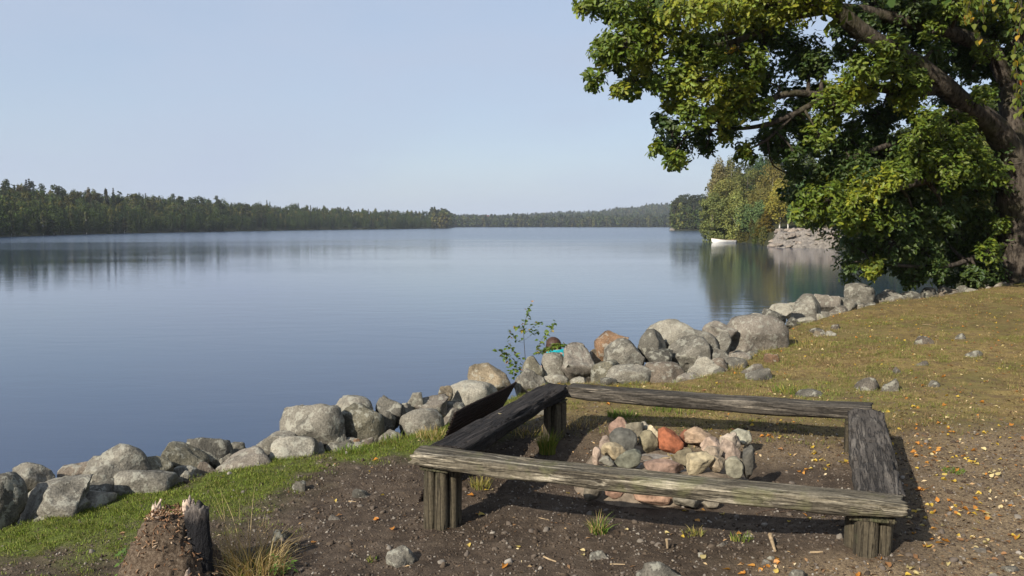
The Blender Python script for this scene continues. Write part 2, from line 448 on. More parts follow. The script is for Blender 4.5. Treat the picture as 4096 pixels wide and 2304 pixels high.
def water_mat():
    s = NT('lake_water'); c = s.coord('Object', (1, 1, 1))
    cw = s.coord('Object', (1, 2.3, 1))
    patch = s.ramp(s.noise(s.coord('Object', (.012, .03, 1)), 1.0, 4, .55), [(.38, BW(.22)), (.62, BW(1))])
    w1 = s.noise(cw, .55, 2, .5, .4); w2 = s.noise(cw, 3.1, 3, .55, .3); w3 = s.noise(c, 11, 2, .5)
    h = s.math('ADD', s.math('MULTIPLY', w1, 2.2), s.math('MULTIPLY', w2, .75)); h = s.math('ADD', h, s.math('MULTIPLY', w3, .16))
    b = s.bump(s.math('MULTIPLY', h, patch), .0042, 1.0)
    s.bsdf.inputs['IOR'].default_value = 1.333
    tc = s.new('TexCoord'); ln = s.new('VectorMath', operation='LENGTH'); s.l(tc.outputs['Object'], ln.inputs[0])
    mr = s.new('MapRange', interpolation_type='SMOOTHSTEP'); s.l(s.math('ADD', ln.outputs['Value'], s.math('MULTIPLY', s.noise(s.coord('Object', (.02, .05, 1)), 1.0, 3), 120)), mr.inputs['Value'])
    mr.inputs['From Min'].default_value = 110; mr.inputs['From Max'].default_value = 300; mr.inputs['To Min'].default_value = .035; mr.inputs['To Max'].default_value = .19
    return s.fin((.012, .030, .070), mr.outputs[0], b, .5)      # wind ruffles the open water, the shore lies calm
WATER = water_mat()
rw = np.concatenate([[0], np.exp(np.linspace(math.log(3), math.log(5000), 60))]); aw = np.radians(np.linspace(-180, 180, 97))
A, Q = np.meshgrid(aw, rw); n, m = A.shape
i = np.arange(n - 1)[:, None] * m; j = np.arange(m - 1)[None, :]
wf = np.stack([i + j, i + j + 1, i + m + j + 1, i + m + j], -1).reshape(-1, 4)[:, ::-1]
water = obj('water', mesh_np('water', np.stack([Q * np.sin(A), Q * np.cos(A), Q * 0], -1).reshape(-1, 3), [wf], WATER), loc=(0, 0, WATER_Z))
tag(water, 'calm blue lake with faint ripples', kind='structure')

# ------------------------------------------------------------------ scatter (only for what nobody could count)
def scatter(name, pts, rot, scl, idx, protos, label, cat):
    me = bpy.data.meshes.new(name); n = len(pts); me.vertices.add(n); me.vertices.foreach_set('co', np.asarray(pts, np.float32).ravel())
    a = me.attributes.new('rot', 'FLOAT_VECTOR', 'POINT'); a.data.foreach_set('vector', np.asarray(rot, np.float32).ravel())
    a = me.attributes.new('scl', 'FLOAT', 'POINT'); a.data.foreach_set('value', np.asarray(scl, np.float32))
    a = me.attributes.new('idx', 'INT', 'POINT'); a.data.foreach_set('value', np.asarray(idx, np.int32))
    pc = bpy.data.collections.new(name + '_pieces')
    for k, p in enumerate(protos): pc.objects.link(p)
    order = sorted(range(len(protos)), key=lambda k: protos[k].name)
    inv = {k: i for i, k in enumerate(order)}
    me.attributes['idx'].data.foreach_set('value', np.array([inv[int(k)] for k in idx], np.int32))
    g = bpy.data.node_groups.new(name + '_scatter', 'GeometryNodeTree')
    g.interface.new_socket('Geometry', in_out='INPUT', socket_type='NodeSocketGeometry')
    g.interface.new_socket('Geometry', in_out='OUTPUT', socket_type='NodeSocketGeometry')
    gi = g.nodes.new('NodeGroupInput'); go = g.nodes.new('NodeGroupOutput')
    ip = g.nodes.new('GeometryNodeInstanceOnPoints'); ci = g.nodes.new('GeometryNodeCollectionInfo')
    ci.inputs['Collection'].default_value = pc; ci.inputs['Separate Children'].default_value = True; ci.inputs['Reset Children'].default_value = True
    def named(nm, ty):
        q = g.nodes.new('GeometryNodeInputNamedAttribute'); q.data_type = ty; q.inputs['Name'].default_value = nm; return q.outputs['Attribute']
    er = g.nodes.new('FunctionNodeEulerToRotation')
    g.links.new(named('rot', 'FLOAT_VECTOR'), er.inputs[0])
    g.links.new(gi.outputs[0], ip.inputs['Points']); g.links.new(ci.outputs[0], ip.inputs['Instance'])
    ip.inputs['Pick Instance'].default_value = True
    g.links.new(named('idx', 'INT'), ip.inputs['Instance Index']); g.links.new(er.outputs[0], ip.inputs['Rotation'])
    g.links.new(named('scl', 'FLOAT'), ip.inputs['Scale']); g.links.new(ip.outputs[0], go.inputs[0])
    o = obj(name, me); md = o.modifiers.new('scatter', 'NODES'); md.node_group = g
    return tag(o, label, cat, kind='stuff')

def proto(name, me):
    return bpy.data.objects.new(name, me)

# ------------------------------------------------------------------ leaves and trees
def frames(nrm, rng):
    nrm = nrm / (np.linalg.norm(nrm, axis=1)[:, None] + 1e-9)
    r = rng.normal(size=nrm.shape); t = r - nrm * (r * nrm).sum(1)[:, None]; t /= np.linalg.norm(t, axis=1)[:, None] + 1e-9
    return nrm, t, np.cross(nrm, t)

def quads(mb, c, nrm, size, rng, col, asp=.7):
    n, t, b = frames(nrm, rng); N = len(c); size = np.broadcast_to(size, (N,))[:, None]
    q = np.stack([c - t * size * .5, c + b * size * .5 * asp + n * size * .12, c + t * size * .5, c - b * size * .5 * asp + n * size * .12], 1)
    f = np.arange(N * 4).reshape(N, 4)
    mb.v.append(q.reshape(-1, 3)); mb.f.setdefault(4, []).append(f + mb.n); mb.n += N * 4
    mb.c.append(np.repeat(np.broadcast_to(col, (N, 3)), 4, axis=0))

OAKV = np.array([(0, 0), (1, 0)] + [(x, y) for x, y in ((.15, .08), (.3, .2), (.38, .11), (.55, .27), (.63, .15), (.82, .19))]
                + [(x, -y) for x, y in ((.15, .08), (.3, .2), (.38, .11), (.55, .27), (.63, .15), (.82, .19))])
OAKF = [[0, 1, 7, 6, 5, 4, 3, 2], [0, 8, 9, 10, 11, 12, 13, 1]]
BIRV = np.array([(0, 0), (1, 0), (.08, .2), (.25, .36), (.5, .3), (.78, .12), (.08, -.2), (.25, -.36), (.5, -.3), (.78, -.12)])
BIRF = [[0, 1, 5, 4, 3, 2], [0, 6, 7, 8, 9, 1]]
def leaves(mb, tv, tf, c, nrm, size, rng, col, fold=.25, axis=None):
    n, t, b = frames(nrm, rng)
    if axis is not None:
        t = axis - n * (axis * n).sum(1)[:, None]; t /= np.linalg.norm(t, axis=1)[:, None] + 1e-9; b = np.cross(n, t)
    N = len(c); k = len(tv); size = np.broadcast_to(size, (N,))[:, None, None]
    q = c[:, None] + size * (tv[None, :, :1] * t[:, None] + tv[None, :, 1:2] * b[:, None] + fold * (np.abs(tv[None, :, 1:2]) - .25 * tv[None, :, :1] ** 2) * n[:, None])
    mb.v.append(q.reshape(-1, 3))
    for f in tf:
        f = np.array(f); mb.f.setdefault(len(f), []).append((np.arange(N)[:, None] * k + f[None]) + mb.n)
    mb.n += N * k; mb.c.append(np.repeat(np.broadcast_to(col, (N, 3)), k, axis=0))

def vary(col, n, rng, v=.3, yel=.12):
    c = np.array(col)[None] * (1 + v * rng.uniform(-1, 1, (n, 1)))
    c = c * (1 + yel * rng.uniform(-1, 1, (n, 1)) * np.array([[1, .2, -.5]])); return np.clip(c, .002, 1)

def crown_points(kind, Hh, W, n, rng, low=.12):
    """points and outward normals of a crown whose base is at z 0"""
    if kind == 'spruce':
        tiers = max(7, int(Hh / .8)); tt = rng.integers(0, tiers, n)
        h = low + (1 - low) * ((tt + rng.uniform(0, .55, n)) / tiers) ** .9
        a = rng.uniform(0, 2 * math.pi, n); lob = 1 + .28 * np.sin(a * 5 + tt * 2.1) 
        rr = (W / 2) * (1.03 - h) * np.sqrt(rng.uniform(.08, 1, n)) * lob
        z = h * Hh - rr * .32
        p = np.stack([rr * np.cos(a), rr * np.sin(a), z], 1); nr = np.stack([np.cos(a) * .5, np.sin(a) * .5, np.ones(n)], 1) + rng.normal(size=(n, 3)) * .35
        return p, nr
    K = {'birch': 60, 'broad': 46, 'pine': 26, 'bush': 16}[kind]
    u = rng.uniform(0, 1, K); a = np.arange(K) * 2.4 + rng.uniform(0, 1, K)
    if kind == 'birch':
        h = low + (.97 - low) * u ** .85; prof = np.sin(np.clip((h - low) / (1 - low), 0, 1) ** .8 * math.pi * .93 + .1) ** .7
        br = W * rng.uniform(.08, .17, K); dn = 1.8
    elif kind == 'broad':
        h = low + (.9 - low) * u; prof = np.sin(np.clip((h - low) / (1.02 - low), 0, 1) * math.pi * .85 + .35) ** .6
        br = W * rng.uniform(.09, .19, K); dn = .8
    elif kind == 'pine':
        h = max(low, .42) + (.95 - max(low, .42)) * u; prof = np.sin((h - .35) / .65 * math.pi * .8 + .35) ** .6
        br = W * rng.uniform(.11, .21, K); dn = .55
    else:
        h = .25 + .6 * u; prof = np.ones(K); br = W * rng.uniform(.2, .3, K); dn = .8
    rad = np.maximum(W / 2 * prof - br * .7, 0) * np.sqrt(rng.uniform(.25, 1, K))
    C = np.stack([rad * np.cos(a), rad * np.sin(a), h * Hh], 1)
    k = rng.choice(K, n, p=br ** 2 / (br ** 2).sum())
    d = rng.normal(size=(n, 3)); d /= np.linalg.norm(d, axis=1)[:, None]
    rr = br[k] * rng.uniform(.35, 1, n) ** .45
    p = C[k] + d * rr[:, None] * np.array([1, 1, dn])[None]
    if kind == 'birch': p[:, 2] -= rng.uniform(0, .06, n) * Hh
    p[:, 2] = np.maximum(p[:, 2], .02 * Hh)
    nr = d * .8 + np.array([0, 0, .5]) + rng.normal(size=(n, 3)) * .5
    return p, nr

def crown_mesh(name, kind, Hh, W, n, size, col, seed, mat, low=.12, yel=.12, col2=None, f2=0):
    rng = np.random.default_rng(seed); mb = MB()
    p, nr = crown_points(kind, Hh, W, n, rng, low)
    cc = vary(col, n, rng, .3, yel)
    if col2 is not None:
        w = sstep(.1, .35, fbm(p / W * 3.1, seed, 2) + f2); cc = cc * (1 - w[:, None]) + vary(col2, n, rng, .3, yel) * w[:, None]
    quads(mb, p, nr, size * rng.uniform(.6, 1.3, n), rng, cc, .5 if kind in ('spruce', 'pine') else .75)
    return mb.mesh(name, mat, False)

def trunk_mesh(name, Hh, r, seed, mat, limbs=6, lean=.03, W=4, low=.3, top=.92):
    rng = np.random.default_rng(seed + 5); mb = MB()
    n = 8; z = np.linspace(-.3, Hh * top, n)
    wob = np.cumsum(rng.normal(size=(n, 2)) * lean * Hh / n, 0); wob[0] = 0
    P = np.stack([wob[:, 0], wob[:, 1], z], 1); tube(mb, smooth_path(P, 3), np.interp(np.linspace(0, 1, (n - 1) * 3 + 1), [0, .05, 1], [r * 1.4, r, r * .18]), 8)
    for k in range(limbs):
        h = rng.uniform(low, .85); b = np.array([np.interp(h * Hh, z, P[:, 0]), np.interp(h * Hh, z, P[:, 1]), h * Hh])
        a = rng.uniform(0, 2 * math.pi); L = W * .42 * (1.1 - h * .6); e = b + np.array([math.cos(a) * L, math.sin(a) * L, L * .55])
        tube(mb, smooth_path([b, (b + e) / 2 + [0, 0, .08 * L], e], 3), np.linspace(r * .4 * (1.1 - h), r * .08, 7), 5)
    return mb.mesh(name, mat)

def tree(name, label, px, py, D, Hh, W, kind, col, seed, n=3600, size=.34, low=.1, bark=None, r=.16, group=None, yel=.12, col2=None, f2=0, lean=.03, z=None, cat='tree'):
    p = at(px, py, D); gz = Hp(p[0], p[1]) if z is None else z
    root = thing(name, (p[0], p[1], gz), label, cat, group)
    obj('trunk', trunk_mesh('trunk', Hh, r, seed, bark or BARK_FAR, 7, lean, W, max(low, .2)), root)
    c = obj('crown', crown_mesh('crown', kind, Hh, W, n, size, col, seed, LEAF_FAR, low, yel, col2, f2), root); c['kind'] = 'stuff'
    return root

# ------------------------------------------------------------------ far forests (masses)
GREENS = {'spruce': (.032, .048, .020), 'pine': (.05, .06, .030), 'birch': (.10, .10, .03), 'broad': (.065, .08, .022), 'oak': (.05, .068, .02)}
def forest_protos(tagname, n, size, hs):
    out = []
    for k, (kind, Hh, W, col, low) in enumerate((('spruce', 13, 4.2, GREENS['spruce'], .02), ('spruce', 11, 3.6, (.04, .05, .02), .02), ('birch', 11, 5.0, GREENS['birch'], .08),
                                        ('broad', 10.5, 7, GREENS['broad'], .06), ('broad', 12, 8, GREENS['oak'], .06), ('pine', 13.5, 5, GREENS['pine'], .3), ('birch', 9.5, 4.4, (.105, .095, .03), .06))):
        me = crown_mesh('far_crown', kind, Hh, W, n, size, col, 100 + k, LEAF_FAR, low)
        out.append(proto('%s_%d' % (tagname, k), me))
    return out

def forest(name, label, az0, az1, t0, t1, N, probs, sc0, sc1, seed, n=420, size=.8, bias=1.0, rmin=0, ramp=0.0, dark_front=0):
    rng = np.random.default_rng(seed)
    az = rng.uniform(az0, az1, N); t = t0 + (t1 - t0) * rng.uniform(0, 1, N) ** bias
    r = np.maximum(shore_R(az) + t, rmin); x = r * np.sin(np.radians(az)); y = r * np.cos(np.radians(az)); z = H(x, y)
    idx = rng.choice(7, N, p=np.array(probs) / sum(probs))
    if dark_front:      # darker trees picked near the waterline, painting in the wood's shaded foot
        idx = np.where(t < dark_front * rng.uniform(.5, 1.2, N), rng.choice([0, 1, 4, 0], N), idx)
    scl = rng.uniform(sc0, sc1, N) * (1 - ramp * (1 - t / t1))
    rot = np.stack([np.zeros(N), np.zeros(N), rng.uniform(0, 6.28, N)], 1)
    return scatter(name, np.stack([x, y, z - .2], 1), rot, scl, idx, forest_protos(name, n, size, 1), label, 'forest')
#            spruce spruce birch broad oak pine birch
forest('forest', 'dark mixed wood covering the hillside of the near lake shore', -38, -5.0, 1.5, 120, 3300, (1.0, 1.2, 2.0, 4.2, 3.6, .4, 1.6), .6, 1.0, 1, 700, .7, 1.1, ramp=.42, dark_front=38)
forest('forest', 'hazy blue green wood on the low hills beyond the lake', -5.2, 10.9, 6, 1000, 5200, (1.6, 1.2, 2, 3, 2.2, 1.6, 1.8), .75, 1.3, 2, 240, 1.7, 1.2)
forest('forest', 'wood filling the ground behind the birches of the rocky point', 12.9, 40, 62, 140, 420, (1.5, 1, 2, 2.2, 1.5, 2, 1.6), .8, 1.15, 3, 520, .75)
forest('forest', 'wood behind the pines of the farther headland', 10.45, 12.45, 3, 120, 140, (2, 2, 1, 1.2, 1, 3, .6), .9, 1.3, 4, 420, .9)
forest('forest', 'undergrowth and trees crowding the bay shore behind the oak', 20.8, 40, .5, 30, 150, (.2, .2, 2, 3, 2, .3, 2), .25, .6, 5, 900, .42)
forest('forest', 'low bushes along the waterline of the point', 12.8, 15.9, -.5, 5, 46, (0, .1, 2, 3, 2, 0, 2), .14, .3, 6, 700, .7)
# ------------------------------------------------------------------ trees one can tell apart
def tree_top(name, label, px, ptop, D, wpx, kind, col, seed, **kw):
    g = Hp(*at(px, 900, D)[:2]); t = at(px, ptop, D); Hh = max(t[2] - g, 1.2)
    kw.setdefault('r', Hh * .012 + .03)
    return tree(name, label, px, 900, D, Hh, wpx * D / FPX, kind, col, seed, **kw)

LT = 'trees standing out above the wood on the near shore'
DARK, OLIVE = (.034, .046, .018), (.07, .07, .026)
for k, (nm, lb, px, pt, D, w, kd, col) in enumerate((
    ('spruce_tree', 'tallest spruce on the skyline of the wooded shore at the edge of the photo', 122, 712, 330, 42, 'spruce', (.045, .042, .024)),
    ('spruce_tree', 'second tip of the tall twin spruces on the wooded skyline', 111, 716, 331, 36, 'spruce', (.045, .042, .024)),
    ('broadleaf_tree', 'brownish rounded tree just beside the tall twin spruces on the skyline', 96, 738, 325, 66, 'broad', (.085, .07, .03)),
    ('spruce_tree', 'thin bare-stemmed spruce at the very edge of the wooded skyline', 22, 730, 335, 14, 'spruce', DARK),
    ('spruce_tree', 'thin spruce second from the photo edge on the wooded skyline', 38, 729, 335, 18, 'spruce', DARK),
    ('spruce_tree', 'short pointed spruce between the thin spruces and the twin spruces', 62, 737, 332, 20, 'spruce', DARK),
    ('oak_tree', 'round dark oak crown standing alone above the wooded skyline', 234, 732, 335, 78, 'broad', DARK),
    ('oak_tree', 'lower olive crown right beside the round skyline oak', 312, 756, 340, 60, 'broad', OLIVE),
    ('broadleaf_tree', 'pale golden crown in the middle of the near wood skyline', 358, 752, 345, 34, 'birch', (.11, .09, .04)),
    ('broadleaf_tree', 'wide low crown beside the pale golden one on the skyline', 390, 766, 350, 60, 'broad', OLIVE),
    ('spruce_tree', 'narrow spruce with blunt tip before the two-tipped gap in the skyline', 427, 754, 352, 24, 'birch', (.06, .066, .034)),
    ('spruce_tree', 'sharp-tipped spruce in the middle of the near wood skyline', 457, 750, 354, 26, 'spruce', (.06, .064, .03)),
    ('pine_tree', 'open flat-topped pine beside the sharp-tipped skyline spruce', 481, 760, 356, 26, 'pine', DARK),
    ('broadleaf_tree', 'bushy crown halfway along the near wood skyline', 534, 764, 365, 52, 'broad', OLIVE),
    ('broadleaf_tree', 'rounded green crown left of the flat oaks on the near wood skyline', 606, 773, 375, 56, 'broad', (.055, .06, .024)),
    ('oak_tree', 'small dark oak left of the widest oak crown on the skyline', 726, 777, 400, 30, 'broad', DARK),
    ('oak_tree', 'widest dark oak crown on the skyline of the near wood', 785, 778, 405, 92, 'broad', DARK),
    ('broadleaf_tree', 'dark rounded tree where the near wood skyline dips', 888, 806, 425, 40, 'broad', DARK),
    ('oak_tree', 'broad oak crown at the start of the second rise of the skyline', 985, 808, 450, 50, 'broad', (.05, .056, .024)),
    ('oak_tree', 'broad oak crown on the second rise of the near wood skyline', 1045, 806, 460, 60, 'broad', (.05, .056, .024)),
    ('spruce_tree', 'dark spruce first of two standing free near the end of the wood', 1243, 820, 530, 14, 'spruce', DARK),
    ('spruce_tree', 'dark spruce second of two standing free near the end of the wood', 1270, 826, 535, 13, 'spruce', DARK),
    ('spruce_tree', 'last small spruce tip above the far end of the near wood', 1474, 835, 610, 9, 'spruce', DARK),
    ('oak_tree', 'tallest dark oak at the far tip of the near wood', 1703, 842, 765, 42, 'broad', (.034, .05, .026)),
    ('broadleaf_tree', 'grey green tree on the spit beyond the tallest far oak', 1775, 862, 770, 46, 'broad', (.045, .052, .03)),
    ('broadleaf_tree', 'lone bushy tree on the far shore right of the open meadow', 2290, 858, 1115, 70, 'broad', (.04, .05, .028)),
)): tree_top(nm, lb, px, pt, D, w, kd, col, 300 + k, n=1300, size=.62, group=LT, low=.05, yel=.08)
for k, (px, pt, t) in enumerate(((45, 838, 4), (172, 845, 3), (215, 855, 3), (285, 842, 4), (345, 846, 3), (470, 868, 3), (497, 872, 3), (445, 860, 5))):
    az = math.degrees(math.atan((px - CX) / FPX)); Dd = (float(shore_R(az)) + t) * math.cos(math.radians(az))
    tree_top('birch_tree', 'small pale birch at the waterline in front of the dark wood', px, pt, Dd, 24, 'birch', (.085, .09, .04), 340 + k, n=900, size=.5, group='pale birches along the dark shore', bark=BIRCH_BARK)

RP = 'trees on the rocky point'
for k, (nm, lb, px, pt, D, w, kd, col, kw) in enumerate((
    ('broadleaf_tree', 'broad olive tree filling the gap between golden birches and oak boughs', 3190, 735, 150, 150, 'broad', (.075, .08, .024), {}),
    ('broadleaf_tree', 'rounded yellow green tree behind the willow at the outer side of the point', 2905, 705, 160, 120, 'broad', (.085, .085, .026), {}),
    ('broadleaf_tree', 'rounded golden green tree low among the birches of the point', 3060, 745, 152, 130, 'broad', (.10, .09, .026), {}),
    ('birch_tree', 'brownish tall birch, outermost of the high trees on the point', 2878, 636, 168, 84, 'birch', (.115, .098, .045), dict(bark=BIRCH_BARK)),
    ('birch_tree', 'tall olive birch second from the water on the point', 2925, 630, 167, 80, 'birch', (.088, .09, .034), dict(bark=BIRCH_BARK)),
    ('broadleaf_tree', 'wide olive green tree in the middle of the point', 2985, 668, 165, 130, 'broad', (.07, .078, .024), dict(col2=(.11, .09, .03))),
    ('aspen_tree', 'tall dark green aspen behind the golden birches of the point', 3042, 626, 170, 88, 'birch', (.035, .06, .026), {}),
    ('birch_tree', 'large golden birch with loose crown above the point', 3085, 662, 163, 112, 'birch', (.125, .108, .03), dict(bark=BIRCH_BARK)),
    ('birch_tree', 'orange tinged birch with bare white trunk at the top of the rocks', 3118, 738, 134, 92, 'birch', (.135, .115, .024), dict(bark=BIRCH_BARK, low=.32, col2=(.24, .16, .03), f2=-.3)),
    ('birch_tree', 'slim birch leaning right beside the white-trunked birch', 3152, 752, 134, 66, 'birch', (.10, .085, .026), dict(bark=BIRCH_BARK, low=.3)),
    ('willow_tree', 'drooping willow hanging over the water behind the white boat', 2852, 765, 151, 100, 'broad', (.055, .06, .02), dict(low=.02)),
    ('birch_tree', 'weeping birch right above the white rowing boat', 2945, 776, 150, 112, 'birch', (.08, .085, .025), dict(bark=BIRCH_BARK, low=.04)),
    ('broadleaf_tree', 'dense green tree shading the shore between boat and golden spruce', 3008, 800, 149, 124, 'broad', (.042, .058, .022), dict(low=.03)),
    ('spruce_tree', 'small golden green spruce at the waterline beside the rocks', 3062, 838, 132, 86, 'spruce', (.11, .088, .016), dict(low=.01)),
    ('pine_tree', 'first of the two pine tops behind the birches of the point', 3158, 680, 185, 56, 'pine', (.05, .058, .03), {}),
    ('pine_tree', 'second pine top, nearer the oak, behind the birches', 3196, 680, 185, 66, 'pine', (.05, .058, .03), {}),
    ('oak_tree', 'dark oak standing behind the rocky outcrop', 3222, 716, 132, 140, 'broad', (.028, .046, .016), {}),
    ('broadleaf_tree', 'low dark tree at the grassy top of the outcrop', 3268, 806, 130, 110, 'broad', (.036, .056, .018), dict(low=.02)),
    ('shrub', 'bright green shrub at the edge of the grass above the rocks', 3208, 850, 127, 56, 'bush', (.085, .11, .022), {}),
    ('shrub', 'brown green shrub at the landward end of the outcrop', 3338, 908, 124, 84, 'bush', (.075, .07, .03), {}),
    ('shrub', 'orange autumn shrub beside the log at the end of the rocks', 3402, 925, 118, 36, 'bush', (.26, .13, .02), {}),
    ('shrub', 'orange autumn shrub by the stern of the white boat', 2943, 936, 152, 30, 'bush', (.28, .12, .02), {}),
)): tree_top(nm, lb, px, pt, D, w * (1.4 if kd in ('birch', 'broad') else 1), kd, tuple(c_ * (2.3 if col[0] < .098 else 1.5 if col[1] > .8 * col[0] else 1.25) for c_ in col), 400 + k, group=RP, n=kw.pop('n', 7800 if kd != 'bush' else 2200), size=.27, cat='shrub' if nm == 'shrub' else 'tree', **kw)
HP = 'pines on the farther headland'
for k, (px, pt, w, kd, col, lb) in enumerate((
    (2706, 792, 46, 'pine', (.05, .05, .026), 'outermost pine at the tip of the farther headland'),
    (2745, 770, 56, 'pine', (.045, .054, .028), 'tall dark pine second from the tip of the headland'),
    (2772, 776, 48, 'pine', (.045, .05, .03), 'third pine from the tip of the headland'),
    (2795, 774, 48, 'pine', (.04, .05, .028), 'fourth pine from the tip of the headland'),
    (2820, 784, 50, 'pine', (.04, .05, .028), 'innermost headland pine, next to the tall brownish birch'),
    (2700, 845, 44, 'birch', (.08, .066, .03), 'brownish low tree below the outermost headland pine'),
    (2760, 850, 90, 'broad', (.055, .06, .024), 'low green tree at the headland waterline'),
    (2815, 850, 80, 'broad', (.06, .062, .024), 'low olive tree between headland waterline and willow'))):
    tree_top('pine_tree' if kd == 'pine' else 'broadleaf_tree', lb, px, pt, 476, w, kd, col, 440 + k, n=1800, size=.6, group=HP, low=.03 if kd != 'pine' else .2)
BT = 'trees round the bay behind the oak'
for k, (px, pt, D, w, col, lb) in enumerate((
    (3440, 560, 104, 260, (.05, .062, .02), 'olive tree on the bay shore behind the oak foliage, nearest the outcrop'),
    (3590, 470, 80, 300, (.04, .055, .018), 'tall dark tree on the bay shore behind the middle of the oak'),
    (3740, 430, 66, 320, (.06, .068, .02), 'olive bay tree seen between the low oak boughs'),
    (3880, 330, 58, 330, (.085, .09, .024), 'sunlit yellow green tree seen in the gap between the oak stems'),
    (4040, 230, 54, 360, (.05, .066, .02), 'tall tree beyond the oak trunk at the photo edge'),
    (4230, 200, 52, 380, (.05, .062, .02), 'tall tree standing outside the photo beyond the oak'))):
    tree_top('broadleaf_tree', lb, px, pt, D, w, 'broad', col, 460 + k, n=5200, size=.3, group=BT, low=.02)

# ------------------------------------------------------------------ the big oak
def pxm(px, D): return px * D / FPX
OAK_LIMBS = [   # (x, y on the 2576-wide view, distance, radius)
    [(2572, 745, 17.5, .62), (2566, 690, 17.5, .50), (2562, 560, 17.5, .45), (2560, 450, 17.4, .45), (2556, 395, 17.3, .46)],
    [(2560, 430, 17.3, .36), (2535, 372, 17.2, .31), (2490, 312, 17, .28), (2425, 265, 16.6, .25), (2372, 215, 16.2, .23), (2300, 160, 15.9, .21), (2200, 103, 15.5, .19), (2120, 40, 15.2, .17), (2060, -30, 15, .14), (1950, -110, 14.6, .09)],
    [(2560, 420, 17.4, .32), (2548, 330, 17.6, .25), (2538, 220, 17.8, .24), (2555, 110, 18, .2), (2590, 0, 18, .17), (2620, -150, 18, .12)],
    [(2535, 215, 17.8, .2), (2500, 140, 17.6, .2), (2450, 105, 17.4, .19), (2350, 70, 17, .17), (2230, 42, 16.6, .15), (2130, 22, 16.2, .12), (2000, 40, 15.5, .08), (1850, 80, 15, .05), (1740, 95, 14.6, .03)],
    [(2372, 218, 16.2, .15), (2290, 232, 16, .12), (2200, 222, 15.6, .1), (2080, 240, 15.2, .09), (1990, 235, 15, .07), (1900, 255, 14.6, .04), (1800, 230, 14.4, .02)],
    [(2080, 242, 15.2, .07), (1990, 290, 14.7, .055), (1920, 315, 14.5, .045), (1850, 325, 14.3, .032), (1790, 326, 14.2, .02)],
    [(1995, 290, 14.7, .045), (1930, 350, 14.6, .03), (1890, 372, 14.6, .015)],
    [(1950, 60, 15.3, .07), (1830, 110, 14.6, .055), (1720, 118, 14.3, .04), (1640, 150, 14.1, .025), (1560, 170, 14, .015)],
    [(1950, 250, 14.8, .05), (1840, 290, 14.4, .035), (1740, 330, 14.2, .022), (1700, 380, 14.1, .012)],
    [(2556, 450, 17.3, .15), (2450, 440, 16.6, .12), (2330, 455, 15.9, .09), (2200, 490, 15.3, .06), (2080, 530, 14.9, .03)],
    [(2558, 600, 17.5, .10), (2470, 640, 17, .07), (2380, 670, 16.5, .05), (2270, 668, 16, .035), (2190, 660, 15.5, .02)],
    [(2425, 268, 16.6, .12), (2330, 330, 16, .09), (2220, 370, 15.5, .06), (2130, 400, 15.2, .035)],
    [(2060, -30, 15, .1), (1900, -60, 14.5, .07), (1740, -40, 14.1, .05), (1600, -10, 13.9, .03), (1500, 10, 13.8, .015)],
    [(2555, 110, 18, .15), (2700, 0, 18.5, .12), (2850, -120, 19, .06)], [(2550, 330, 17.6, .14), (2700, 260, 18.2, .1), (2900, 220, 19, .05)],
]
op = at(dd(2566), dd(738), 17.5); oz = Hp(op[0], op[1])
oak = thing('oak_tree', (op[0], op[1], oz), 'old spreading oak leaning its green boughs over the lake shore', 'tree')
O0 = np.array([op[0], op[1], oz])
limb_pts = []
for k, lim in enumerate(OAK_LIMBS):
    W3 = np.array([at(dd(a), dd(b), D) for a, b, D, r in lim]) - O0
    if k == 0: W3[0][2] = -.35
    sp_ = smooth_path(W3, 6); rad = np.interp(np.linspace(0, 1, len(sp_)), np.linspace(0, 1, len(lim)), [q[3] for q in lim])
    rad = rad * (1 if k == 0 else .82); mb = MB(); tube(mb, sp_, rad, 16 if rad[0] > .2 else 8, .22 if rad[0] > .1 else .12, k)
    obj('trunk' if k == 0 else 'limb', mb.mesh('limb', BARK), oak)
    PX = smooth_path(np.array([(a, b, D) for a, b, D, r in lim], float), 6)
    for q, w, r_ in zip(PX, sp_, rad):
        if k > 0: limb_pts.append((*q, *w, r_))
limb_pts = np.array(limb_pts)
YG, MG, DG = (.175, .20, .02), (.105, .145, .017), (.05, .080, .016)
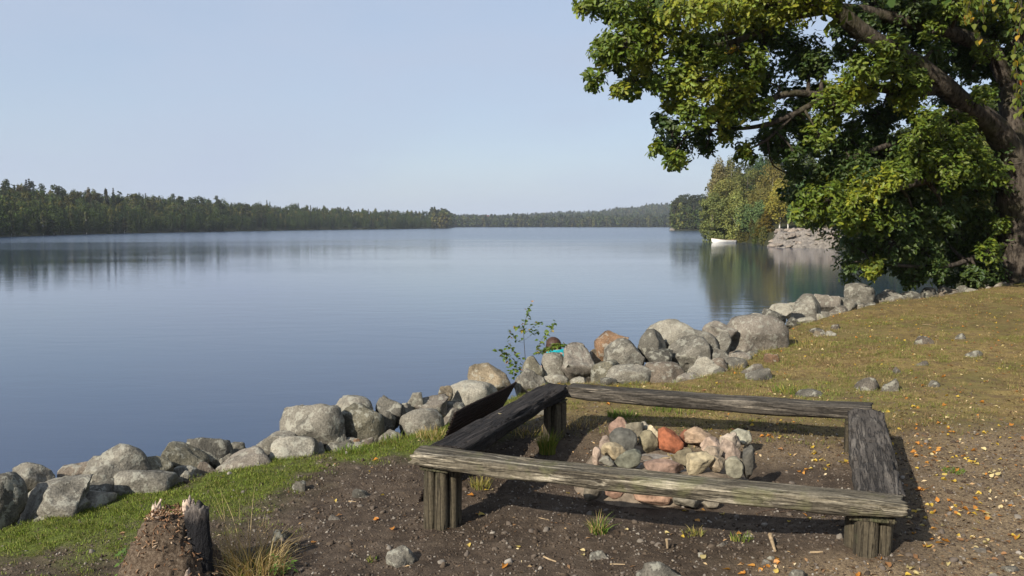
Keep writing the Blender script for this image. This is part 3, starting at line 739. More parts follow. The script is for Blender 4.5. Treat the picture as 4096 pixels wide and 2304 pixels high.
CL = [   # clumps of foliage: x, y, radius on the 2576-wide view, tone
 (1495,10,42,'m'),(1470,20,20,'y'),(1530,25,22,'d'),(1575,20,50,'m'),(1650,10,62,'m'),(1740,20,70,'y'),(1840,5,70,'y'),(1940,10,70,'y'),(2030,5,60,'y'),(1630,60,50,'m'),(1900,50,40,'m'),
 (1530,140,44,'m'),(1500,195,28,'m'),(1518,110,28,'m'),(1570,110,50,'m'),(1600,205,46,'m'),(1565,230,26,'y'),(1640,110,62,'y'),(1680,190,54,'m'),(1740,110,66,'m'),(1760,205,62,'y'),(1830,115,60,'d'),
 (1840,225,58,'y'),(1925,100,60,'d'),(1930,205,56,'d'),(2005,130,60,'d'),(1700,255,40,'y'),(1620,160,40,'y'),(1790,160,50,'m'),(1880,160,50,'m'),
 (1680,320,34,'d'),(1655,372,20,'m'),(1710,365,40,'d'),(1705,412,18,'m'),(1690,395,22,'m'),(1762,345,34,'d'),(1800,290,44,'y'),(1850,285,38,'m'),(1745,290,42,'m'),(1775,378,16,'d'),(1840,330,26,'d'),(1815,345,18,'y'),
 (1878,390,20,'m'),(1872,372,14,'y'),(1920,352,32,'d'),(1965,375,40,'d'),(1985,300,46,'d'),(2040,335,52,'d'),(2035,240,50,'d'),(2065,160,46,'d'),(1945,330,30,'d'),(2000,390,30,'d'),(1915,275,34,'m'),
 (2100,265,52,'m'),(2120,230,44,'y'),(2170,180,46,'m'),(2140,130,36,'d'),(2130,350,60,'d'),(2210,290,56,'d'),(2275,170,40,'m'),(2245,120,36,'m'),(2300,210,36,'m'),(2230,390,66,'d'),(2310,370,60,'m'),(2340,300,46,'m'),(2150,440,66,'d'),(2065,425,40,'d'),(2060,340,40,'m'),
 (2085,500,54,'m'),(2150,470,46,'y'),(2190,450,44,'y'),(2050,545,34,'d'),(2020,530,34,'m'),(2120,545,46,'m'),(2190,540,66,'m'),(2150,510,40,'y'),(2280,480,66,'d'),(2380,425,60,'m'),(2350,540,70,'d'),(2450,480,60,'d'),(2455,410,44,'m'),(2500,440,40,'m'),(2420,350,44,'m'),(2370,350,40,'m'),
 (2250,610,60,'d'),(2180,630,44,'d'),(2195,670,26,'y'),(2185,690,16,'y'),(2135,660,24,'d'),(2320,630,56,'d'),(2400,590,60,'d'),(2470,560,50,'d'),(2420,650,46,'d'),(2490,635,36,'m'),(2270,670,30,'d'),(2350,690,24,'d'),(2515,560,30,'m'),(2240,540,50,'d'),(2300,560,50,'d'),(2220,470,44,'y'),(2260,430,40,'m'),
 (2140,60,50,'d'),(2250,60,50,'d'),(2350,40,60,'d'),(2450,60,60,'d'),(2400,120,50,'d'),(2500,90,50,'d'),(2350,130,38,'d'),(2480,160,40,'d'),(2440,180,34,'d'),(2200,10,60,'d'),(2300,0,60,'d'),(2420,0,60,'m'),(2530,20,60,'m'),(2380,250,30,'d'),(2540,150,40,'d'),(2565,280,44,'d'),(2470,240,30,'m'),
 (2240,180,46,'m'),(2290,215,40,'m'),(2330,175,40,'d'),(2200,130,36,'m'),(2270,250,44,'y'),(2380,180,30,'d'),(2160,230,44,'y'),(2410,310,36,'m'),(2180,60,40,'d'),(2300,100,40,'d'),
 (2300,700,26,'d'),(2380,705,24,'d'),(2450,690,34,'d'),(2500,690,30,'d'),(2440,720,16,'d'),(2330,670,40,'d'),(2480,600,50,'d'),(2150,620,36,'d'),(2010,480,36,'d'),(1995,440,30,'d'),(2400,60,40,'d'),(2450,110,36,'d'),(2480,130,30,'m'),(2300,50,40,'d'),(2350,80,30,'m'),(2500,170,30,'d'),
 (1845,131,16,'o'),(1838,142,12,'o'),
]
rngo = np.random.default_rng(7)
lm = MB(); tw = MB(); lone = []
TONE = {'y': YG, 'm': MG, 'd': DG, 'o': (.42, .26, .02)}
def clump(c, rad, tone, n, simple=False, back=False):
    d = rngo.normal(size=(n, 3)); d /= np.linalg.norm(d, axis=1)[:, None]
    # leaves sit in sprays on short twigs
    K = max(5, int(n / 16)); sd_ = rngo.normal(size=(K, 3)); sd_ /= np.linalg.norm(sd_, axis=1)[:, None]
    sr = rad * rngo.uniform(.2, 1.0, K) ** .55; SC = c + sd_ * sr[:, None] * np.array([1.1, 1.1, .85])
    k = rngo.integers(0, K, n); p = SC[k] + d * (rad * .22 + .05) * rngo.uniform(.3, 1, n)[:, None]
    nr = d * .55 + sd_[k] * .35 + np.array([-.15, -.25, .6]) + rngo.normal(size=(n, 3)) * .35
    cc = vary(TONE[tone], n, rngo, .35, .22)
    if simple: quads(lm, p, nr, (.2 if simple is True else simple) * rngo.uniform(.7, 1.3, n), rngo, cc, .7); return
    sz = .093 * rngo.uniform(.6, 1.3, n)
    leaves(lm, OAKV, OAKF, p, nr, sz, rngo, cc)
    for q in SC[:max(3, K // 3)]:
        tube(tw, np.array([c + rngo.normal(size=3) * .04, (c + q) / 2 + rngo.normal(size=3) * .05, q]), np.array([.012, .008, .003]), 4, cap=False)
    return SC
for (cx, cy, rr, tone) in CL:
    dpx = np.hypot(limb_pts[:, 0] - cx, limb_pts[:, 1] - cy); k = int(np.argmin(dpx)); D = limb_pts[k, 2]
    D = D + (rngo.uniform(-.9, -.1) if tone in 'ymo' else rngo.uniform(-.2, .9)) * (.4 + rr / 60)
    c = at(dd(cx), dd(cy), D) - O0; rad = pxm(dd(rr), D)
    n = int(np.clip(3500 * rad * rad, 80, 950) * 1.35)
    if tone == 'o': n = 26
    clump(c, rad, tone, n)
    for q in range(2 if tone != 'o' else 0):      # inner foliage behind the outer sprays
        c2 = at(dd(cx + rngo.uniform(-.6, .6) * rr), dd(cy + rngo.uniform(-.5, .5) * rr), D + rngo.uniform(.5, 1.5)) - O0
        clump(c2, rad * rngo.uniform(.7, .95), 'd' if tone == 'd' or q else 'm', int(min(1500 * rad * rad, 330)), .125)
    s = limb_pts[k, 3:6]; L = np.linalg.norm(c - s)
    if L > .05:
        tube(tw, smooth_path([s, (s + c) / 2 + rngo.normal(size=3) * .12 * L + [0, 0, .06 * L], c], 3), np.linspace(min(.05, limb_pts[k, 6] * .6) + .006, .01, 7), 5, cap=False)
# unseen boughs of the crown above, behind and beside, added also to shade the trunk
for k in range(210):
    a = rngo.uniform(0, 2 * math.pi); rr = 8.2 * math.sqrt(rngo.uniform(.05, 1)); zz = rngo.uniform(5.2, 13) - .02 * rr * rr
    c = np.array([rr * math.cos(a) - .8, rr * math.sin(a) - .6, zz])
    w = c + O0; px_ = CX + FPX * w[0] / max(w[1], 1); el = (w[2] - CAMZ) / max(w[1], 1)
    if px_ < 4300 and el < .29 and w[1] > 3: continue
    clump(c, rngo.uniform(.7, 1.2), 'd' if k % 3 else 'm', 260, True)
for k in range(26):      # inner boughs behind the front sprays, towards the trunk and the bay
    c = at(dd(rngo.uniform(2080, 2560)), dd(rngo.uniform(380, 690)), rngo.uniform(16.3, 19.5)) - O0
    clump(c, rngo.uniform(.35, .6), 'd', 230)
cm = obj('crown', lm.mesh('crown', LEAF, False), oak); cm['kind'] = 'stuff'
obj('twigs', tw.mesh('twigs', BARK), oak)['kind'] = 'stuff'
# the largest single leaves on the sprays nearest the viewer
def leaf_me(name, tv, tf, size, col, mat, fold=.25, curl=0):
    v = np.array([(x * size, y * size, size * (fold * (abs(y) - .25 * x * x) + curl * math.sin(x * 5 + y * 3))) for x, y in tv])
    return mesh_np(name, v, [np.array([f]) for f in tf], mat, False, np.array(col)[None].repeat(len(v), 0))
oakleaf = [leaf_me('leaf', OAKV, OAKF, .135, c, LEAF) for c in (YG, MG, (.15, .15, .02), (.09, .12, .02))]
near = [c for c in CL if c[3] in 'ym' and c[0] < 2260]
for k in range(260):
    cx, cy, rr, tone = near[k % len(near)]
    dpx = np.hypot(limb_pts[:, 0] - cx, limb_pts[:, 1] - cy); D = limb_pts[int(np.argmin(dpx)), 2] - .75 * (.4 + rr / 60)
    a = rngo.uniform(0, 6.28); q = rr * math.sqrt(rngo.uniform(0, 1))
    p = at(dd(cx + q * math.cos(a)), dd(cy + q * math.sin(a)), D) - O0
    obj('leaf', oakleaf[k % 4], oak, tuple(p), tuple(rngo.uniform(-.9, .9, 2)) + (rngo.uniform(0, 6.28),))

# ------------------------------------------------------------------ birch whose twigs hang into the picture
bx, by = 5.5, 7.2; bz = Hp(bx, by)
birch = thing('birch_tree', (bx, by, bz), 'birch with long hanging twigs of yellowing leaves at the upper corner', 'tree')
mb = MB(); tube(mb, smooth_path([(0, 0, -.3), (.03, .02, 2), (-.05, .0, 5), (.05, .05, 9.5)], 6), np.linspace(.17, .04, 19), 12, .05, 3); obj('trunk', mb.mesh('trunk', BIRCH_BARK), birch)
B0 = np.array([bx, by, bz]); mb = MB()
hook = at(3960, -230, 6.5) - B0
tube(mb, smooth_path([(0, 0, 3.4), (-.5, -.2, 3.9), hook + [0, 0, .18], hook + [-.35, 0, .1]], 6), np.linspace(.045, .012, 19), 7, .05, 4); obj('limb', mb.mesh('limb', BIRCH_BARK), birch)
mb = MB(); rngb = np.random.default_rng(77)
p, nr = crown_points('birch', 7.5, 4.5, 2600, rngb, .1); p = p + [0.6, .3, 4.3]
leaves(mb, BIRV, BIRF, p, nr, .06, rngb, vary((.09, .12, .02), len(p), rngb)); obj('crown', mb.mesh('crown', LEAF, False), birch)['kind'] = 'stuff'
bl = [leaf_me('leaf', BIRV, BIRF, s, c, LEAF, .2, .03) for s, c in ((.055, (.12, .14, .02)), (.048, (.16, .15, .02)), (.05, (.08, .12, .02)), (.05, (.34, .21, .02)), (.045, (.36, .12, .02)))]
tw2 = MB()
for (strand, nl) in (([(3905, -200), (3860, -60), (3880, 40), (3925, 165)], 26), ([(3930, -200), (3890, -30), (3860, 90)], 18), ([(3950, -200), (3930, -40), (3935, 95)], 18),
                     ([(3990, -200), (3975, -30), (3985, 70)], 14), ([(4020, -200), (4040, -40), (4030, 60)], 12), ([(4080, -200), (4085, 0), (4060, 200), (4070, 320), (4055, 420)], 30),
                     ([(4120, -200), (4105, 100), (4090, 300), (4085, 470)], 26), ([(4075, -200), (4065, -20), (4058, 130)], 16)):
    D = 6.5 + rngb.uniform(-.25, .25); P = smooth_path([hook + rngb.normal(size=3) * .03] + [at(a, b, D) - B0 for a, b in strand[1:]], 8)
    tube(tw2, P, np.linspace(.004, .0015, len(P)), 4, cap=False)
    for k in range(nl):
        t = .3 + .7 * (k + .5) / nl; q = P[int(t * (len(P) - 1))] + rngb.normal(size=3) * .012
        me = bl[int(rngb.choice(5, p=(.42, .28, .2, .07, .03)))]
        # leaf hangs tip down
        a = rngb.uniform(0, 6.28); tip = Vector((math.cos(a) * .6, math.sin(a) * .6, -1)).normalized()
        o = obj('leaf', me, birch, tuple(q)); o.rotation_euler = (tip.to_track_quat('X', 'Z').to_euler())
obj('twigs', tw2.mesh('twigs', BARK), birch)['kind'] = 'stuff'
# ------------------------------------------------------------------ stones
ICO = {}
def ico(sub):
    if sub not in ICO:
        bm = bmesh.new(); bmesh.ops.create_icosphere(bm, subdivisions=sub, radius=1)
        ICO[sub] = (np.array([v.co[:] for v in bm.verts]), np.array([[v.index for v in f.verts] for f in bm.faces])); bm.free()
    return ICO[sub]

def stone_mesh(name, rx, ry, rz, seed, ang=.6, sub=4, mat=None, rough=1.0):
    v, f = ico(sub); rng = np.random.default_rng(seed); p = v.copy()
    e = .92 - .18 * ang; p = np.sign(p) * np.abs(p) ** e; p /= np.max(np.linalg.norm(p, axis=1)) ** .5
    for k in range(11):
        n = rng.normal(size=3); n /= np.linalg.norm(n); d = rng.uniform(.75, .96) - .43 * ang * rng.uniform(.2, 1)
        h = p @ n - d; p = p - np.where(h > 0, h * (.8 + .2 * ang), 0)[:, None] * n[None]
    ck = 0
    for k in range(2 if ang > .55 else (1 if ang > .3 else 0)):
        n = rng.normal(size=3); n /= np.linalg.norm(n); ck = ck + np.exp(-((p @ n - rng.uniform(-.35, .35) + .12 * fbm(p * 2.5 + k, seed + 9, 2)) / .035) ** 2)
    nn = p / (np.linalg.norm(p, axis=1)[:, None] + 1e-9); o = rng.uniform(0, 90, 3)
    disp = .11 * fbm(nn * 1.3 + o, seed, 2) + rough * (.045 * fbm(nn * 3.6 + o, seed + 3, 2) + .020 * fbm(nn * 9 + o, seed + 5, 2) + (.011 * fbm(nn * 20 + o, seed + 6, 1) if sub > 3 else 0))
    p = p + nn * (disp - .075 * rough * ck)[:, None]
    lo, hi = p.min(0), p.max(0); p = (p - (lo + hi) / 2) / ((hi - lo) / 2)
    return mesh_np(name, p * np.array([rx, ry, rz]), [f], mat or ROCK, True)

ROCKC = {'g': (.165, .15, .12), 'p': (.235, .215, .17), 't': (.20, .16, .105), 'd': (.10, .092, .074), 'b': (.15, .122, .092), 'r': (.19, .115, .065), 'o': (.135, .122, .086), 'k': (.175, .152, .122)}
def boulder(name, x0, y0, x1, y1, D, ang, tint, label, seed, tilt=0, group=None, dep=.9, down=1.15, cat='boulder', rz=None, sub=4, mat=None, rough=1.0, shade=1.0):
    cx, cy = (x0 + x1) / 2, (y0 + y1) / 2
    c = at(cx, cy, D); s = D / FPX / math.cos(PITCH)
    rx, rz_ = (x1 - x0) / 2 * s, (y1 - y0) / 2 * s
    ry = dep * .5 * (rx + rz_)
    zt = c[2] + rz_; rz2 = rz_ * down
    o = obj(name, stone_mesh(name, rx, ry, rz2, seed, ang, sub, mat, rough), None, (c[0], c[1], zt - rz2), (0, tilt, 0))
    col = ROCKC[tint] if isinstance(tint, str) else tint
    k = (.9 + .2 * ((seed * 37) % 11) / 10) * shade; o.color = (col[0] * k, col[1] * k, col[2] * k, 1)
    return tag(o, label, cat, group)

def z1(a, b, c, d): return (a * .5435, 1600 + b * .5435, c * .5435, 1600 + d * .5435)
def z2(a, b, c, d): return (1000 + a * .6239, 1400 + b * .6239, 1000 + c * .6239, 1400 + d * .6239)
def z6(a, b, c, d): return (1900 + a * .4658, 1150 + b * .4658, 1900 + c * .4658, 1150 + d * .4658)
def z7(a, b, c, d): return (2900 + a * .4643, 1050 + b * .4643, 2900 + c * .4643, 1050 + d * .4643)
SHORE = 'boulders heaped along the lake edge'
BOULDERS = [  # box in the photograph, row back from the bank edge, angularity, tint, label, tilt
 (z1(-90, 530, 165, 880), .1, .3, 'd', 'dark rounded boulder cut off by the photo edge at lake side', 0),
 (z1(50, 460, 395, 680), .9, .7, 'g', 'pointed boulder behind the big blocky one at the photo edge', 0),
 (z1(70, 580, 635, 880), .1, .75, 'g', 'big blocky grey boulder nearest the photo edge, flat cracked face', 0),
 (z1(285, 735, 640, 930), -.25, .6, 'g', 'low flat stone half sunk in turf before the blocky boulder', -.2),
 (z1(450, 460, 720, 700), .9, .6, 'b', 'brownish boulder tucked behind the tall peaked one', 0),
 (z1(625, 325, 1080, 690), .55, .85, 'g', 'tall peaked grey boulder with a sharp sunlit face', 0),
 (z1(600, 590, 872, 800), .15, .85, 'd', 'squarish boulder with shaded side under the peaked one', 0),
 (z1(775, 485, 1318, 790), .1, .45, 'g', 'long humped boulder reaching down into the turf', -.12),
 (z1(880, 405, 1272, 600), .5, .3, 'o', 'rounded boulder lying on top of the long humped one', 0),
 (z1(1140, 315, 1502, 520), .7, .45, 'o', 'rounded boulder left of the highest one in the middle group', 0),
 (z1(1350, 255, 1702, 500), .95, .4, 'd', 'domed boulder standing highest in the group beside the water', 0),
 (z1(1665, 310, 1812, 440), 1.2, .8, 'd', 'small dark boulder alone against the water behind the domed one', 0),
 (z1(1308, 518, 1420, 610), .05, .6, 'p', 'small whitish stone at the turf edge between two humped boulders', 0),
 (z1(1270, 480, 1460, 600), .3, .5, 'g', 'flat grey stone just above the small whitish one', 0),
 (z1(1418, 455, 1610, 580), .35, .6, 'b', 'flat brown stone in the hollow below the domed boulder', 0),
 (z1(1585, 388, 1730, 500), .6, .6, 'g', 'wedge of grey stone between domed boulder and long slab', 0),
 (z1(1520, 370, 2030, 610), .15, .45, 'k', 'long sloping slab running up from the turf to the pale boulder', -.25),
 (z1(1890, 235, 2215, 460), .55, .4, 'g', 'upper end stone of the long sloping slab', -.2),
 (z1(1995, 265, 2335, 500), .02, .12, 'p', 'pale smooth round boulder resting on the bright turf', 0),
 (z1(2060, 5, 2540, 340), .55, .75, 'g', 'largest grey faceted boulder above the pale round one', 0),
 (z1(2410, 155, 2562, 350), .2, .9, 'p', 'small pale angular stone leaning on the largest faceted boulder', 0),
 (z2(415, 585, 485, 680), .0, .6, 'g', 'small grey stone right of the pale round boulder', 0),
 (z2(485, 588, 655, 680), .05, .5, 'd', 'low mossy stone at the turf edge under the pale angular one', 0),
 (z2(655, 560, 712, 640), .1, .6, 'r', 'little reddish stone at the turf edge', 0),
 (z2(678, 562, 805, 660), -.02, .6, 'b', 'light brown flat stone in the grass before the dark round boulder', 0),
 (z2(552, 293, 785, 440), 1.05, .3, 'g', 'rounded boulder peeping over behind the dark round one', 0),
 (z2(580, 335, 860, 580), .5, .25, 'o', 'dark round boulder with brown lower face', 0),
 (z2(805, 293, 992, 480), .85, .8, 'd', 'split angular boulder right of the dark round one', 0),
 (z2(835, 380, 935, 560), .55, .6, 'd', 'shaded stone squeezed between dark round and split boulders', 0),
 (z2(985, 262, 1115, 420), 1.15, .95, 'p', 'pale pointed stone sticking up against the water', 0),
 (z2(968, 335, 1050, 430), .95, .7, 'g', 'small grey stone at the foot of the pale pointed one', 0),
 (z2(1040, 290, 1268, 410), .9, .75, 'k', 'flat-topped stone with dark end right of the pointed stone', 0),
 (z2(962, 366, 1245, 585), .25, .4, 'g', 'big rounded boulder before the rusty sheet, shaded on one side', 0),
 (z2(815, 500, 1000, 620), .1, .5, 'g', 'low broad stone in grass left of the big rounded boulder', 0),
 (z2(1172, 325, 1400, 430), .75, .3, 'd', 'smooth long stone lying against the rusty sheet', 0),
 (z2(1195, 375, 1345, 530), .5, .7, 'k', 'grey stone below the smooth long one by the rusty sheet', 0),
 (z2(1242, 198, 1580, 390), .95, .25, 'p', 'large smooth pale boulder behind the rusty sheet', 0),
 (z2(1208, 230, 1300, 330), 1.2, .5, 't', 'small tan stone at the left shoulder of the smooth pale boulder', 0),
 (z2(1405, 80, 1668, 260), 1.35, .75, 't', 'tan cracked boulder balanced highest beside the sapling', -.08),
 (z6(340, 690, 612, 960), .45, .5, 'g', 'grey boulder where the rusty sheet meets the bench corner', 0),
 (z6(412, 588, 605, 800), .95, .35, 'o', 'smooth olive boulder at the foot of the sapling', 0),
 (z6(572, 555, 785, 820), .75, .8, 'g', 'upright faceted boulder left of the big dark-sided one', 0),
 (z6(598, 740, 805, 850), .3, .5, 'p', 'flat pale stone just above the corner of the benches', 0),
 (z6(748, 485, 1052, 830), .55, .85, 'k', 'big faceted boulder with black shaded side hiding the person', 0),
 (z6(822, 765, 955, 850), .15, .2, 'p', 'small smooth pale stone under the big dark-sided boulder', 0),
 (z6(960, 500, 1130, 720), 1.25, .4, 't', 'pale tan stone under the rust-coloured boulder', 0),
 (z6(1032, 370, 1305, 640), 1.3, .7, 'r', 'rust-coloured lichen boulder standing against the water', 0),
 (z6(1118, 433, 1445, 720), .8, .35, 'g', 'large smooth grey boulder right of the rust-coloured one', 0),
 (z6(992, 618, 1245, 850), .35, .2, 'o', 'egg-shaped greenish boulder behind the far bench', .1),
 (z6(1398, 353, 1645, 600), 1.2, .35, 'd', 'round dark-sided boulder below the big pale one', 0),
 (z6(1480, 268, 1905, 540), 1.9, .4, 'p', 'big pale domed boulder highest in the middle of the heap', 0),
 (z6(1688, 348, 2070, 590), 1.5, .4, 'g', 'long rounded boulder right under the big pale dome', 0),
 (z6(1668, 413, 2005, 680), .95, .5, 'g', 'tilted rounded boulder with shaded right flank mid heap', 0),
 (z6(1468, 528, 1705, 700), .8, .5, 'd', 'flat stone in the shade in the middle of the heap', 0),
 (z6(1128, 660, 1545, 890), .15, .35, 'g', 'large low boulder directly behind the far bench', 0),
 (z6(1332, 653, 1465, 780), .45, .4, 'k', 'small rounded stone between the large low and brown boulders', 0),
 (z6(1443, 638, 1805, 860), .25, .5, 'b', 'brown rough boulder with dark underside behind the far bench', 0),
 (z6(1788, 583, 2115, 820), .35, .85, 'p', 'pale blocky boulder with sharp shaded end', -.15),
 (z6(1698, 728, 1985, 900), .02, .6, 'k', 'low pale boulder just above the middle of the far bench', 0),
 (z6(2038, 373, 2190, 600), 1.1, .5, 'g', 'narrow boulder left of the biggest boulder', 0),
 (z6(1965, 288, 2240, 450), 1.9, .6, 'k', 'flat cracked stone at the water behind the narrow boulder', 0),
 (z6(2005, 518, 2165, 660), .5, .6, 'g', 'stubby stone below the narrow boulder', 0),
 (z6(2158, 553, 2385, 670), .25, .4, 'k', 'flat stone under the biggest boulder', 0),
 (z6(2005, 600, 2175, 740), .15, .4, 'b', 'brown stone half buried below the stubby stone', 0),
 (z6(1975, 780, 2190, 890), -.3, .3, 'k', 'flat pale stone sunk in ground at far bench top edge', 0),
 (z7(5, 440, 522, 800), .6, .3, 'k', 'biggest boulder of the shore, pinkish underside', -.15),
 (z7(180, 430, 345, 540), 1.4, .5, 'g', 'stone just behind the biggest boulder at the waterline', 0),
 (z7(295, 393, 535, 560), 1.3, .85, 'd', 'dark cracked slab behind the shoulder of the biggest boulder', -.2),
 (z7(372, 343, 600, 470), 1.7, .7, 'p', 'pale tilted slab farthest out at the ripples', -.25),
 (z7(508, 283, 840, 520), .75, .35, 'g', 'long grey boulder with a crack before the egg-shaped one', -.15),
 (z7(760, 263, 988, 450), .9, .5, 'k', 'upper block of the long cracked boulder', -.05),
 (z7(943, 298, 1128, 420), .45, .2, 'g', 'small smooth boulder beneath the egg-shaped one', 0),
 (z7(1012, 178, 1272, 360), 1.0, .15, 'g', 'egg-shaped boulder standing on end against dark water', .1),
 (z7(1278, 233, 1508, 390), .5, .6, 'g', 'pyramid-shaped boulder farthest along the lit shore', 0),
 (z7(868, 373, 1075, 470), .2, .5, 'k', 'flat stone under the small smooth boulder', 0),
 (z7(758, 418, 905, 510), .2, .5, 'g', 'flat stone left of its twin along the far turf edge', 0),
 (z7(600, 468, 775, 550), .1, .4, 'p', 'pale slab lying at the turf edge below the long boulder', -.15),
 (z7(1068, 353, 1210, 450), .15, .5, 'k', 'pinkish flat stone at the turf edge below the egg-shaped boulder', 0),
 (z7(528, 468, 645, 560), .3, .8, 'd', 'dark little stone in the notch beside the biggest boulder', 0),
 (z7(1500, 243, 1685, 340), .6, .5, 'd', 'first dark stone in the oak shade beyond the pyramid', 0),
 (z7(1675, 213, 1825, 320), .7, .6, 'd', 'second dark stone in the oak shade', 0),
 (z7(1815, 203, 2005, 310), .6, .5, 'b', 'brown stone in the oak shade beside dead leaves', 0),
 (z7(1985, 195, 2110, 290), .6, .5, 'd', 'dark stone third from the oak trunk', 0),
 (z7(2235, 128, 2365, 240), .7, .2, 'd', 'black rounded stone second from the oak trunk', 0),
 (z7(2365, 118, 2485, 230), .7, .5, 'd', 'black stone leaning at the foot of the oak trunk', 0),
]
for k, (b, row, ang, tint, lb, tilt) in enumerate(BOULDERS):
    ex = (b[0] + b[2]) / 2; D = edge_y(ex); D = D + (.16 + row * .55) * (D / 8)
    w_, h_ = (b[2] - b[0]) * .03, (b[3] - b[1]) * .03; b = (b[0] - w_, b[1] - h_ * .3, b[2] + w_, b[3] + h_ * 3)
    boulder('boulder', *b, D, min(1, ang * 1.1 + .16), tint, lb, 500 + k, tilt, SHORE)

# small stones between and below the big ones
rngs = np.random.default_rng(21)
small = [stone_mesh('stone', .1, .1 * rngs.uniform(.7, 1.1), .1 * rngs.uniform(.55, .9), 700 + k, .3 + .06 * k, 3) for k in range(9)]
EL = EDGE[3:30]; seg = np.linalg.norm(np.diff(EL, axis=0), axis=1); cum = np.concatenate([[0], np.cumsum(seg)])
SHORT = []
for ob in [o for o in bpy.data.objects if o.name.startswith('boulder') and o.get('group') == SHORE]:
    w = ob['label'].replace(',', '').split(); m = next((q for q, x_ in enumerate(w) if q > 1 and x_ in ('at', 'with', 'in', 'behind', 'of', 'before', 'on', 'above', 'under', 'left', 'right', 'reaching', 'standing', 'lying', 'tucked', 'nearest', 'cut', 'between', 'beside', 'below', 'half', 'just', 'running', 'resting', 'leaning', 'squeezed', 'sticking', 'where', 'balanced', 'hiding', 'directly', 'farthest', 'sunk', 'peeping', 'alone', 'beneath')), 5)
    SHORT.append((np.array(ob.location[:2]), ' '.join(w[:m])))
for k in range(190):
    t = rngs.uniform(0, cum[-1]); i = min(int(np.searchsorted(cum, t)) - 1, len(seg) - 1); i = max(i, 0)
    p = EL[i] + (EL[i + 1] - EL[i]) * ((t - cum[i]) / seg[i]); d = (EL[i + 1] - EL[i]) / seg[i]; nrm = np.array([-d[1], d[0]])
    off = rngs.uniform(.1, 2.9) if k % 3 else rngs.uniform(.02, .8)
    q = p + nrm * off; sc = rngs.uniform(.6, 1.5) * (1 + .9 * sstep(.7, 1.8, off))
    z = Hp(q[0], q[1])
    o = obj('stone', small[k % 9], None, (q[0], q[1], z + .02 * sc), (rngs.uniform(-.4, .4), rngs.uniform(-.4, .4), rngs.uniform(0, 6.28)))
    o.scale = (sc, sc, sc); c = ROCKC[('g', 'k', 'b', 'd', 'p', 'o')[k % 6]]; o.color = (*c, 1)
    nb = min(SHORT, key=lambda t_: np.hypot(*(t_[0] - q)))[1]
    tag(o, 'small %s stone %s the %s' % (('grey', 'pinkish', 'brown', 'dark', 'pale', 'olive')[k % 6], 'wedged beside' if off < .9 else 'low by the water behind', nb), 'stone', 'small stones between the boulders')

# stones lying in the soil and turf
def F(a, b, c, d): return (a, b, c, d)
def z5(a, b, c, d): return (2800 + a * .5548, 1500 + b * .5548, 2800 + c * .5548, 1500 + d * .5548)
SUNK = [
 (z7(118, 828, 345, 990), .5, 'k', 'pinkish stone sunk in the bank left of its larger neighbour behind far bench'),
 (z7(180, 880, 445, 1040), .5, 'g', 'grey stone sunk in the bank behind the far bench'),
 (z7(330, 755, 470, 880), .4, 'r', 'reddish stone bedded in the bank below the biggest boulder'),
 (z7(725, 545, 865, 640), .6, 'k', 'first pale stone bedded in the slope beside the biggest boulder'),
 (z7(760, 570, 885, 660), .5, 't', 'tan stone bedded in the slope beside the biggest boulder'),
 (z7(860, 570, 965, 650), .6, 'p', 'whitish stone bedded in the slope, topmost of its cluster'),
 (z7(905, 510, 995, 590), .6, 'b', 'brown stone bedded in the slope above the whitish one'),
 (z7(1108, 943, 1330, 1125), .5, 'k', 'large pale rounded stone in the dry grass behind the far bench'),
 (z7(1325, 960, 1485, 1125), .7, 'g', 'grey stone beside the large pale one in the dry grass'),
 (z7(1425, 878, 1515, 975), .7, 'k', 'small stone topping the pair in the dry grass'),
 (z7(1640, 833, 1760, 900), .4, 'k', 'flat purple-grey stone alone in the dry grass'),
 (z7(2068, 738, 2235, 815), .4, 'g', 'flat grey stone farther up the dry grass slope'),
 (z7(1980, 600, 2085, 655), .4, 'g', 'small grey stone highest on the dry grass slope'),
 (z7(600, 1072, 855, 1160), .3, 'g', 'flat slab level with the turf just behind the far bench'),
 (z7(1585, 610, 1800, 720), .5, 'b', 'grassy brown stone in the middle of the dry slope'),
 (z7(1735, 1000, 1850, 1075), .5, 'g', 'small grey stone low on the dry slope near the bench end'),
 (z2(655, 860, 800, 960), .8, 'd', 'dark jagged stone in the soil left of the near bench post'),
 (z2(265, 815, 365, 915), .5, 'g', 'grey stone sunk in the turf edge left of the bench'),
 (z2(865, 1230, 1085, 1410), .7, 'g', 'flat grey stone in bare soil before the near bench post'),
 (z2(500, 1045, 590, 1110), .6, 'k', 'small stone in bare soil left of the near bench post'),
 (z2(130, 1130, 270, 1230), .5, 'd', 'dark stone among dry stalks behind the stump'),
 (F(2530, 2205, 2765, 2340), .35, 'g', 'large flat grey rock breaking the soil at the bottom edge'),
 (F(2350, 2190, 2440, 2250), .6, 'g', 'pair-like grey stone left of the large flat rock'),
 (F(2862, 2158, 2925, 2190), .5, 'k', 'pink stone in soil below the near beam'),
 (F(2792, 2200, 2830, 2235), .5, 'k', 'small pink stone left of bottom-edge leaves'),
 (F(3062, 2215, 3105, 2255), .6, 'k', 'upper of two pink stones left of the near corner post'),
 (F(3035, 2230, 3080, 2270), .6, 'k', 'lower of two pink stones left of the near corner post'),
 (F(3155, 2265, 3230, 2330), .4, 'g', 'pale grey stone at the bottom edge before the corner post'),
 (F(3890, 2185, 3945, 2210), .2, 'k', 'flat pale stone in trodden litter right of the corner post'),
 (F(4000, 2255, 4080, 2285), .2, 'g', 'long flat pale stone in the lower corner'),
 (F(3935, 2285, 4005, 2325), .2, 'g', 'flat stone cut by the bottom edge near the lower corner'),
 (F(2110, 1595, 2250, 1670), .3, 'p', 'broad pale stone under the far bench corner'),
]
